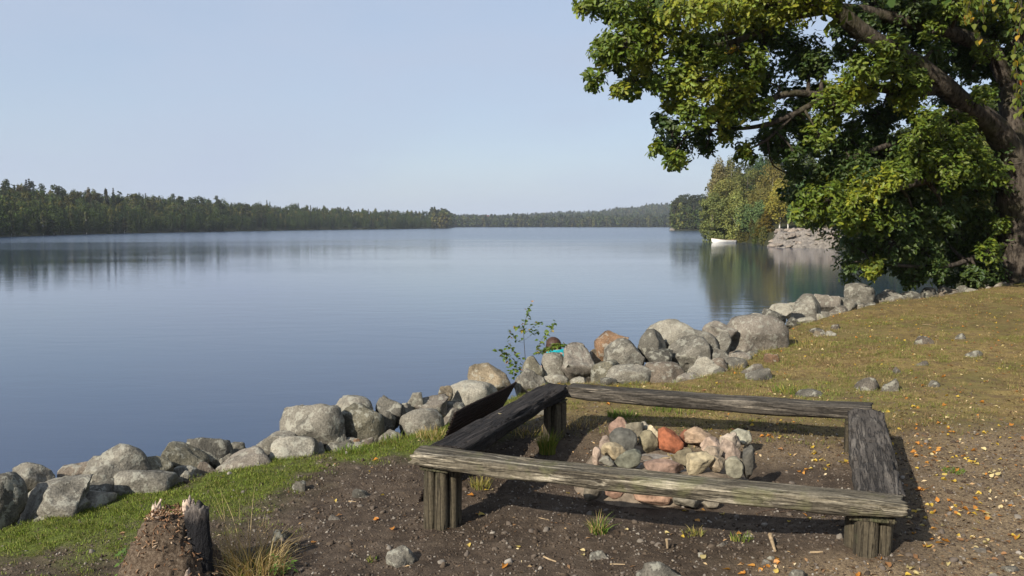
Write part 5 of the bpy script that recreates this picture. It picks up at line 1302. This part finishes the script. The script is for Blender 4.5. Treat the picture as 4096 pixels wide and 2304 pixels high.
pel = jv(0, 0, .08, .085); wst = jv(0, .0, .2, .075, pel); chs = jv(0, .02, .34, .085, wst); nck = jv(0, .06, .43, .04, chs); hd0 = jv(0, .11, .47, .06, nck); hd1 = jv(0, .15, .49, .072, hd0); hd2 = jv(0, .17, .53, .045, hd1)
for sgn in (-1, 1):
    sh = jv(sgn * .115, .02, .39, .04, chs); el = jv(sgn * .15, .10, .22, .03, sh); wr = jv(sgn * .09, .25, .17, .021, el); pm = jv(sgn * .085, .30, .165, .022, wr)
    for q, (fx, fl) in enumerate(((-.02, .045), (-.007, .055), (.007, .05), (.02, .042))):
        a_ = jv(sgn * .085 + fx, .325 + fl * .3, .16, .0075, pm); jv(sgn * .085 + fx, .325 + fl, .145, .0065, a_)
    t_ = jv(sgn * .06, .295, .165, .009, wr); jv(sgn * .045, .33, .16, .007, t_)
    hp = jv(sgn * .07, .05, .08, .07, pel); kn = jv(sgn * .09, .34, .10, .05, hp); an = jv(sgn * .09, .36, -.22, .034, kn); jv(sgn * .095, .46, -.25, .028, an)
skin_obj('body', V, E, Rr, SKIN, person)
V, E, Rr = [], [], []
a0 = jv(0, 0, .07, .1); a1 = jv(0, .0, .2, .09, a0); a2 = jv(0, .02, .34, .098, a1); jv(0, .03, .425, .05, a2)
for sgn in (-1, 1):
    b0_ = jv(sgn * .118, .02, .39, .053, a2); jv(sgn * .145, .085, .26, .044, b0_)
skin_obj('shirt', V, E, Rr, TEAL, person)
V, E, Rr = [], [], []
a0 = jv(0, 0, .06, .092)
for sgn in (-1, 1):
    b0_ = jv(sgn * .07, .05, .08, .082, a0); b1 = jv(sgn * .09, .345, .10, .062, b0_); jv(sgn * .09, .365, -.18, .045, b1)
skin_obj('trousers', V, E, Rr, JEAN, person)
hv, hf = ico(4); nz = fbm(hv * [14, 14, 3], 3, 2); hp_ = hv * np.array([.104, .112, .108]) * (1 + .05 * nz[:, None]); 
hp_[:, 1] = np.where((hp_[:, 1] > .02) & (hp_[:, 2] < .04), .02 + (hp_[:, 1] - .02) * .15, hp_[:, 1]); hp_[:, 2] = np.where(hp_[:, 2] < 0, hp_[:, 2] * 1.3, hp_[:, 2]); fl_ = 1 + 2.2 * np.clip(-hp_[:, 2], 0, .1); hp_[:, 0] *= fl_; hp_[:, 1] *= fl_
obj('hair', mesh_np('hair', hp_, [hf], HAIR), person, (0, .115, .485))
fm = MB()
obj('nose', stone_mesh('nose', .011, .016, .017, 3, .1, 2, SKIN, .2), person, (0, .225, .46))
for sgn in (-1, 1):
    obj('ear', stone_mesh('ear', .008, .018, .026, 4, .1, 2, SKIN, .2), person, (sgn * .077, .14, .47)); obj('eye', stone_mesh('eye', .011, .006, .007, 5, 0, 2, HAIR, .1), person, (sgn * .03, .212, .478))
obj('mouth', stone_mesh('mouth', .02, .006, .006, 6, 0, 2, plain('lips', (.38, .14, .12), .5, 30, .1, 0), .1), person, (0, .205, .435))
sc0 = np.array([ptop[0], ptop[1]])
o = obj('boulder', stone_mesh('boulder', .42, .42, .5, 990, .4, 4), None, (sc0[0] - .02, sc0[1] + .02, pz - .485)); o.color = (*ROCKC['g'], 1); tag(o, 'boulder at the water on which the person sits', 'boulder', SHORE)

# ------------------------------------------------------------------ rowing boat, outcrop, log, far houses
WHITE = plain('white_paint', (.78, .76, .70), .5, 8, .08, 0); INNER = plain('boat_inside', (.55, .50, .40), .7, 10, .15, 0); TRIM = plain('boat_trim', (.28, .17, .09), .6, 10, .2, 0)
bp = at(2897, 966, 147); boat = thing('rowing_boat', (bp[0], bp[1], WATER_Z), 'white rowing boat moored under the trees of the point', 'boat', rz=R(8))
ns, nc = 25, 13; L = 3.9
def hull(inset, z0):
    V = []
    for q in range(ns):
        t = q / (ns - 1); x = -L / 2 + t * L; bw = .78 * (1 - (1 - t / .55) ** 2.2 if t < .55 else 1 - .28 * ((t - .55) / .45) ** 2); bw = max(bw, .02) - inset
        top = .42 + .34 * (1 - t) ** 2.4 + .06 * t * t; bot = -.14 + .30 * max(0, 1 - t / .12) ** 2 + z0; x2 = x - .18 * (1 - t) ** 6
        for c in range(nc):
            s = -1 + 2 * c / (nc - 1); V.append((x2 - .12 * abs(s) * (1 - t) ** 4, max(bw, .01) * math.copysign(abs(s) ** .62, s), bot + (top - bot) * abs(s) ** 2.1))
    i = np.arange(ns - 1)[:, None] * nc; j = np.arange(nc - 1)[None]
    return np.array(V), np.stack([i + j, i + j + 1, i + nc + j + 1, i + nc + j], -1).reshape(-1, 4)
hv_, hf_ = hull(0, 0); st_ = np.array([[(ns - 1) * nc + c, (ns - 1) * nc + c + 1, (ns - 1) * nc + nc - 2 - c, (ns - 1) * nc + nc - 1 - c] for c in range(nc // 2)])
obj('hull', mesh_np('hull', hv_, [hf_, st_], WHITE), boat); iv, if_ = hull(.035, .06); obj('inside', mesh_np('inside', iv, [if_[:, ::-1]], INNER), boat)
for side in (0, nc - 1):
    mb = MB(); tube(mb, hv_[side::nc] + [0, 0, .01], .028, 6); obj('gunwale', mb.mesh('gunwale', TRIM), boat)
for xx, ww in ((-.85, 1.05), (.2, 1.45), (1.25, 1.35)): obj('thwart', box_me('thwart', .24, ww, .04, INNER, .008), boat, (xx, 0, .27))
mb = MB(); tube(mb, np.array([(-1.2, .15, .36), (.2, .2, .40), (1.7, .1, .42)]), .022, 6); obj('oar', mb.mesh('oar', TRIM), boat)

oc = at(3215, 960, 118); gx, gy = np.meshgrid(np.linspace(-6.6, 6.6, 90), np.linspace(-8, 8, 70)); wx, wy = gx + oc[0], gy + oc[1]
zt = H(wx, wy); ed_ = sstep(1, .72, np.maximum(np.abs(gx) / 6.6, np.abs(gy) / 8.0))
ly = fbm(np.stack([wx * .5, wy * .9, wx * 0], -1), 3, 4); st2 = fbm(np.stack([wx * .6 + wy * .3, wy * 3.0, wx * 0], -1), 6, 3); zt = zt + ed_ * (.45 + .5 * ly + .7 * st2) - .25
i = np.arange(69)[:, None] * 90; j = np.arange(89)[None]
o = obj('rock_outcrop', mesh_np('rock_outcrop', np.stack([gx, gy, zt], -1).reshape(-1, 3), [np.stack([i + j, i + j + 1, i + 91 + j, i + 90 + j], -1).reshape(-1, 4)], ROCK, False), None, (oc[0], oc[1], 0)); o.color = (.185, .16, .138, 1)
tag(o, 'bare pinkish rock outcrop sloping into the lake at the point', 'rock')
slab = [stone_mesh('stone', .5, .42, .2, 60 + q, .9, 3) for q in range(5)]
for q in range(70):
    px = rngp.uniform(3062, 3345); D = rngp.uniform(113, 125); pp = at(px, 950, D); z = Hp(pp[0], pp[1])
    o = obj('stone', slab[q % 5], None, (pp[0], pp[1], z + .42), (rngp.uniform(-.3, .3), rngp.uniform(-.3, .3), rngp.uniform(0, 6.28))); s = rngp.uniform(.35, 1.5); o.scale = (s, s, s); kk = rngp.uniform(.6, 1.0); o.color = (.27 * kk, .22 * kk, .18 * kk, 1)
    tag(o, 'pinkish flat stone %s the outcrop of the point' % ('at the waterline of' if D < 116 else 'low on' if D < 119 else 'midway up' if D < 122 else 'at the grassy top of'), 'stone', 'loose stones of the rocky point')
for q, (px, py, w) in enumerate(((2925, 962, 30), (2950, 964, 26), (3025, 968, 24), (3072, 975, 30), (2690, 919, 24))):
    D = 3.0 / math.tan(PITCH + math.atan((py + 4 - CY) / FPX)); o = boulder('boulder', px - w / 2, py - w * .3, px + w / 2, py + w * .3, D, .6, 'k', ('brown rock by the stern of the white boat', 'second rock beyond the stern of the boat', 'dark rock at the waterline under the dense green tree', 'rock at the lake end of the outcrop', 'pale rock at the tip of the farther headland')[q], 960 + q, sub=3, cat='rock')
mb = MB(); a_, b_ = at(3335, 1003, 109), at(3420, 978, 112); tube(mb, smooth_path([a_, (a_ + b_) / 2 + [0, 0, .1], b_], 4), np.linspace(.22, .16, 9), 10, .1, 2); o = obj('log', mb.mesh('log', WOOD_FAR)); tag(o, 'fallen log sticking out over the water beside the outcrop', 'log')
ROOFM = plain('roof_tiles', (.22, .08, .05), .8, 2, .2, 0); GLASSM = plain('dark_glass', (.03, .035, .04), .2, 2, .1, 0)
for q, (px, py, lb) in enumerate(((1947, 872, 'tiny white house on the far hillside, nearer the meadow'), (1990, 875, 'tiny white house on the far hillside beside the golden trees'))):
    pp = at(px, py, 1420 + 30 * q); hs = thing('house', (pp[0], pp[1], pp[2] - 3), lb, 'house', 'houses on the far hillside')
    obj('wall', box_me('wall', 7, 6, 5, WHITE, .05), hs, (0, 0, 2.5))
    rf = mesh_np('roof', np.array([(-3.9, -3.5, 4.9), (3.9, -3.5, 4.9), (3.9, 3.5, 4.9), (-3.9, 3.5, 4.9), (-3.9, 0, 7.4), (3.9, 0, 7.4)]), [np.array([[0, 1, 5, 4], [2, 3, 4, 5], [3, 2, 1, 0]]), np.array([[0, 4, 3], [1, 2, 5]])], ROOFM, False); obj('roof', rf, hs)
    for wx_ in (-2, 0, 2): obj('window', box_me('window', .9, .1, 1.2, GLASSM, .02), hs, (wx_, -3.03, 3.2))
# ------------------------------------------------------------------ turf, gravel, fallen leaves
rngt = np.random.default_rng(33)
def patch(nm, n, spread, h0_, h1, w, cols, seed, lean=.7):
    mb = MB(); blades(mb, np.random.default_rng(seed), n, spread, h0_, h1, w, cols, lean, 2); return proto(nm, mb.mesh(nm, BLADE_V, False))
def zgrid(x, y): return H(x, y)
def sample(x0, x1, y0, y1, n, prob, seed, near=0.0):
    rng = np.random.default_rng(seed); x = rng.uniform(x0, x1, n); y = y0 + (y1 - y0) * rng.uniform(0, 1, n) ** (1 + near)
    az = np.degrees(np.arctan2(x, y)); k = (rng.uniform(0, 1, n) < prob(x, y)) & (np.abs(az) < 36) & (bank_s(x, y) < .12)
    return x[k], y[k]
def put(name, x, y, protos, s0, s1, label, cat, seed, tilt=.15, dz=0, idx=None):
    rng = np.random.default_rng(seed); n = len(x)
    r = np.hypot(x, y); amp = np.clip(1.3 - r / 30, .25, 1)
    z = H(x, y) + (.018 * n2(x, y, 2.3, 31, 2) + .010 * n2(x, y, 7.1, 33, 3)) * amp + .05 * n2(x, y, .7, 41, 2) * sstep(2.5, 6, r) * sstep(3, 5, x) - .03 * sstep(1.25, .5, np.hypot(x - 1.1, y - 5.75)) + dz
    rot = np.stack([rng.normal(0, tilt, n), rng.normal(0, tilt, n), rng.uniform(0, 6.28, n)], 1)
    return scatter(name, np.stack([x, y, z], 1), rot, rng.uniform(s0, s1, n), rng.integers(0, len(protos), n) if idx is None else idx, protos, label, cat)
GT = [(.10, .165, .018), (.125, .185, .025), (.085, .13, .02), (.16, .18, .045)]
GT = [(.115, .155, .02), (.15, .18, .03), (.095, .12, .022), (.19, .18, .055)]
DT = [(.26, .185, .085), (.21, .16, .065), (.33, .245, .12), (.16, .135, .042), (.19, .12, .06)]
x, y = sample(-5.5, 1.2, 2.8, 9.5, 26000, lambda x, y: zones(x, y)[0] * 1.1, 1)
put('grass', x, y, [patch('turf_piece_%d' % k, 40, .055, .005, .022, .0016, GT, 50 + k) for k in range(4)], .6, 1.35, 'short bright green turf along the top of the bank', 'grass', 2)
x, y = sample(-.5, 13, 4.4, 21, 60000, lambda x, y: zones(x, y)[1] * (.10 + .75 * sstep(-.3, .35, n2(x, y, 1.1, 77, 3))) * np.clip(1.5 - y / 18, .25, 1), 3, .25)
STRAW = [tuple(c * .8 for c in q) for q in DT[:3]]; BROWN = [(.14, .095, .05), (.18, .12, .06), (.11, .08, .035)]; OLIVE = [(.12, .135, .026), (.15, .145, .04), (.095, .12, .02), (.19, .16, .06)]
pn = n2(x, y, .65, 91, 3) + .25 * rngt.normal(size=len(x))
put('grass', x, y, [patch('dry_piece_%d' % k, 30, .07, .008, .032, .0016, cs, 60 + k) for k, cs in enumerate((STRAW, STRAW, BROWN, OLIVE, OLIVE))], .6, 1.4, 'short dry ochre grass on the slope behind the benches', 'grass', 4, idx=np.where(pn < -.16, 2, np.where(pn < .12, rngt.integers(0, 2, len(x)), rngt.integers(3, 5, len(x)))))
x, y = sample(.5, 12, 5.5, 18, 900, lambda x, y: zones(x, y)[1] * sstep(-.1, .4, n2(x, y, .7, 55, 2)), 13, .2)
put('grass', x, y, [patch('tall_piece_%d' % k, 26, .05, .03, .085, .0016, cs, 70 + k, .9) for k, cs in enumerate((STRAW, OLIVE, STRAW + OLIVE))], .5, 1.2, 'longer loose grass standing here and there on the dry slope', 'grass', 14)
# gravel and crumbs of soil
peb = []
for k in range(6):
    o = proto('crumb_%d' % k, stone_mesh('crumb', .01, .0085, .0065, 40 + k, .7, 2, None)); peb.append(o)
def crumb_mat(name, stops):
    s = NT(name); oi = s.new('ObjectInfo'); return s.fin(s.ramp(oi.outputs['Random'], stops), .95, None, .1)
CR1 = crumb_mat('soil_crumbs', [(0, (.04, .029, .021)), (.5, (.085, .064, .046)), (.82, (.11, .09, .073)), (.95, (.17, .148, .122)), (1, (.27, .24, .20))])
for o in peb: o.data.materials.clear(); o.data.materials.append(CR1)
def soilp(x, y):
    g, d, l = zones(x, y); return np.clip(1 - g * .75 - d * .85 - l * .15, 0, 1)
x, y = sample(-3.2, 4.2, 2.9, 8.2, 42000, soilp, 5, .35)
k = np.hypot(x - 1.12, y - 5.82) > .75; x, y = x[k], y[k]
rr = np.random.default_rng(6)
put('gravel', x, y, peb, .25, 1.0, 'small stones and crumbs of dark soil round the benches', 'gravel', 6, .8)
x, y = sample(-2.4, 3.4, 2.9, 7.6, 900, soilp, 8, .3); put('pebbles', x, y, [proto('pebble_%d' % k, o.data) for k, o in enumerate(peb)], 1.0, 2.4, 'scattered pebbles on the bare soil', 'gravel', 9, .5)
# brown bits of leaf, bark and straw
bits = []
for k in range(6):
    mb = MB(); rb = np.random.default_rng(80 + k); quads(mb, np.zeros((1, 3)), np.array([[.1, .1, 1.0]]), .03 if k % 2 else .022, rb, (1, 1, 1), .45 if k % 2 else .14); bits.append(proto('bit_%d' % k, mb.mesh('bit', None, False)))
BITM = crumb_mat('litter_bits', [(0, (.07, .04, .022)), (.4, (.16, .095, .05)), (.6, (.28, .17, .085)), (.8, (.42, .29, .15)), (1, (.58, .48, .30))])
for o in bits: o.data.materials.append(BITM)
x, y = sample(-2.5, 11, 2.9, 17, 80000, lambda x, y: np.clip(zones(x, y)[2] * .9 + zones(x, y)[1] * .45 + .10, 0, 1) * np.clip(1.6 - y / 10, .25, 1), 11, .4)
k = np.hypot(x - 1.12, y - 5.82) > .7; x, y = x[k], y[k]
put('leaf_litter', x, y, bits, .5, 1.3, 'brown crumbled leaf litter trodden into the ground', 'leaf litter', 12, .3, .004)

FL = {}
def fallen(size, col, seed):
    me = leaf_me('fallen_leaf', BIRV, BIRF, size, col, LEAF, .12 + .2 * (seed % 3) / 3, .05 + .05 * (seed % 4)); return me
LC = {'yellow': [(.58, .40, .06), (.62, .46, .12)], 'pale': [(.62, .50, .25), (.55, .45, .2)], 'orange': [(.52, .22, .04), (.58, .28, .06)], 'brown': [(.27, .14, .06), (.34, .18, .08)]}
LM = {c: [fallen(s, q, i * 3 + j) for i, s in enumerate((.036, .046, .03)) for j, q in enumerate(v)] for c, v in LC.items()}
def leaf_density(x, y):
    g, d, l = zones(x, y); return np.clip(.035 + l * .75 * sstep(1.2, 2.6, x) + l * .15 + d * .30 - g * .02, 0, 1)
x, y = sample(-2.4, 9.5, 3.0, 15, 9000, leaf_density, 21, .5)
k = np.hypot(x - 1.12, y - 5.82) > .72; x, y = x[k], y[k]
rl = np.random.default_rng(22)
extra = [(3690, 1835, 10, 'orange', 26), (3700, 1800, 6, 'orange', 30), (3800, 1725, 5, 'orange', 14), (3030, 2262, 4, 'orange', 16), (2960, 2290, 4, 'orange', 22), (3290, 1850, 8, 'yellow', 26), (3260, 1810, 4, 'yellow', 12), (3390, 1845, 5, 'yellow', 18), (3210, 1880, 4, 'orange', 12),
         (3085, 1750, 3, 'orange', 10), (3110, 1745, 3, 'yellow', 10), (3900, 1850, 6, 'yellow', 26), (3980, 1900, 5, 'pale', 26), (3760, 1910, 4, 'yellow', 18), (3910, 1975, 2, 'yellow', 8), (3960, 2200, 1, 'yellow', 2), (3750, 2160, 3, 'orange', 10), (3640, 2280, 3, 'pale', 14), (3690, 1970, 2, 'orange', 8)]
singles = []
for (px, py, n, c, sp) in extra:
    for q in range(n):
        g = on_ground(px + rl.normal() * sp, py + rl.normal() * sp * .55); singles.append((g[0], g[1], c))
for (px, py, c) in ((1523, 1983, 'yellow'), (1341, 2004, 'yellow'), (1244, 2174, 'orange'), (1874, 2180, 'yellow'), (2024, 2270, 'orange'), (2070, 2202, 'yellow'), (2340, 2210, 'pale'), (2333, 2230, 'pale'), (1968, 1964, 'pale'), (2264, 1962, 'yellow'), (1896, 1991, 'orange'), (1942, 1966, 'yellow'), (2511, 2120, 'pale'), (2660, 2135, 'pale'), (2744, 2027, 'yellow'), (2822, 2028, 'orange'), (2884, 2046, 'pale'), (3000, 2012, 'orange'), (3152, 2081, 'yellow'), (3235, 2068, 'yellow'), (3292, 2070, 'pale'), (3108, 2240, 'orange'), (3120, 2255, 'orange'), (2805, 2240, 'pale'), (2725, 2145, 'yellow'), (2962, 2128, 'orange'), (2995, 2135, 'pale')):
    g = on_ground(px, py); singles.append((g[0], g[1], c))
order = np.argsort(np.hypot(x, y))
for q in order[:300 - len(singles)]:
    c = rl.choice(['yellow', 'pale', 'orange', 'brown'], p=(.36, .26, .2, .18)); singles.append((x[q], y[q], str(c)))
rest = order[max(300 - len(singles), 0):][0:] if False else order[len(order) - max(len(order) - 150, 0):]
def gz(x_, y_):
    X_, Y_ = np.array([x_]), np.array([y_]); r = np.hypot(X_, Y_); amp = np.clip(1.3 - r / 30, .25, 1)
    return float((H(X_, Y_) + (.018 * n2(X_, Y_, 2.3, 31, 2) + .010 * n2(X_, Y_, 7.1, 33, 3)) * amp + .05 * n2(X_, Y_, .7, 41, 2) * sstep(2.5, 6, r) * sstep(3, 5, X_) - .03 * sstep(1.25, .5, np.hypot(X_ - 1.1, Y_ - 5.75)))[0])
def WHERE(x_, y_):
    right = x_ - (1.79 + (y_ - 4.225) * .367); front = (5.05 - .394 * (x_ + .545)) - y_
    if right < 0 and front < 0: return 'on dark soil inside the square of benches'
    if front > 0 and right < .1: return 'on bare soil before the near left posts' if x_ < -.2 else ('on soil before the middle of the near beam' if x_ < 1.1 else 'in litter before the near corner post')
    if y_ < 4.4: return 'in litter at the lower corner of the photo'
    if right < .55: return 'in litter close along the landward beam'
    if y_ < 5.6: return 'in open litter right of the benches'
    if y_ < 7.2: return 'in dry grass level with the far beam'
    return 'in dry grass higher on the slope'
for q, (x_, y_, c) in enumerate(singles[:300]):
    o = obj('fallen_leaf', LM[c][q % 6], None, (x_, y_, gz(x_, y_) + .008), (rl.normal(0, .3), rl.normal(0, .3), rl.uniform(0, 6.28)))
    w = WHERE(x_, y_); tag(o, '%s fallen leaf lying %s' % (c, w), 'leaf', '%s leaves %s' % (c, w))
lv = [proto('leaf_piece_%s_%d' % (c, j), LM[c][j]) for c in ('yellow', 'pale', 'orange', 'brown') for j in range(0, 6, 2)]
put('fallen_leaves', x[rest], y[rest], lv, .7, 1.05, 'many small yellow and brown leaves strewn over the slope', 'leaves', 24, .35, .01)
g = at(2029, 1673, 6.05); o = obj('fallen_leaf', LM['pale'][0], None, (-.09, 5.96, .459), (0.05, 0, 1.0)); tag(o, 'yellow leaf lying on the blackened beam', 'leaf')
o = obj('fallen_leaf', LM['pale'][2], None, (.98, 5.48, .30), (.1, .1, .4)); tag(o, 'yellow leaf lying on the flat reddish slab of the pit', 'leaf')

# twigs on the ground
TW = plain('twig_bark', (.07, .045, .03), .9, 60, .4, .001)
for q, (pts, r_, lb, m) in enumerate((
    ([(3800, 1998), (3850, 2008), (3900, 2020), (3960, 2030)], .004, 'longest dark twig in the litter right of the near corner', TW), ([(3840, 2035), (3890, 2040), (3950, 2058)], .003, 'short dark twig just below the longest one in the litter', TW),
    ([(3850, 1990), (3880, 1975), (3910, 1950)], .003, 'branching dark twig above the longest one', TW), ([(3025, 2045), (3060, 2035), (3100, 2030)], .004, 'dark twig left end under the near beam', TW), ([(3120, 2040), (3170, 2030), (3215, 2022)], .004, 'dark twig nearer the corner under the near beam', TW),
    ([(1665, 2148), (1690, 2152), (1712, 2145)], .004, 'short dark twig before the near left posts', TW), ([(2175, 2235), (2200, 2245), (2225, 2255)], .006, 'pale stick in the soil below the green and straw tuft', STICK), ([(1395, 2008), (1425, 2012)], .004, 'pale stick in the soil left of the near posts', STICK),
    ([(2155, 2070), (2198, 2080)], .003, 'thin pale stick in soil before the beam shadow', STICK), ([(3080, 2165), (3100, 2210)], .012, 'pale peg of wood stuck in soil left of the near corner post', STICK), ([(2660, 2175), (2670, 2198)], .009, 'splinter standing at the top of the large flat rock', STICK),
    ([(3240, 2212), (3292, 2210)], .006, 'straight brown stick left of the near corner post', STICK), ([(2440, 2262), (2500, 2262)], .004, 'thin stick near the bottom edge left of the flat rock', STICK), ([(3690, 1300), (3720, 1298)], .006, 'white stick in the grass on the slope', STICK))):
    P = []
    for a_, b_ in pts:
        g = on_ground(a_, b_); P.append((g[0], g[1], gz(g[0], g[1]) + r_ * .6))
    if q == 9: P[0] = (P[0][0], P[0][1], P[0][2] + .03)
    if q == 10: P[0] = (P[1][0] - .005, P[1][1], P[1][2] + .05)
    mb = MB(); tube(mb, smooth_path(P, 4), np.linspace(r_, r_ * .6, len(smooth_path(P, 4))), 6, .2, q); o = obj('twig', mb.mesh('twig', m)); tag(o, lb, 'twig', 'twigs on the ground')

# ------------------------------------------------------------------ air
bm = bmesh.new(); bmesh.ops.create_cube(bm, size=1)
for v in bm.verts: v.co = Vector((v.co.x * 13000, v.co.y * 13000, (v.co.z + .5) * 126 - 20))
me = bpy.data.meshes.new('haze'); bm.to_mesh(me); bm.free()
hz = bpy.data.materials.new('haze_air'); hz.use_nodes = True; hn = hz.node_tree.nodes; hn.remove(hn['Principled BSDF'])
pv = hn.new('ShaderNodeVolumePrincipled'); pv.inputs['Color'].default_value = (.80, .88, 1.0, 1); pv.inputs['Density'].default_value = HAZE; pv.inputs['Anisotropy'].default_value = .1
hz.node_tree.links.new(pv.outputs[0], hn['Material Output'].inputs['Volume']); me.materials.append(hz)
if HAZE > 0:
    haze = obj('haze', me); tag(haze, 'thin pale haze over the lake', 'haze', kind='stuff')
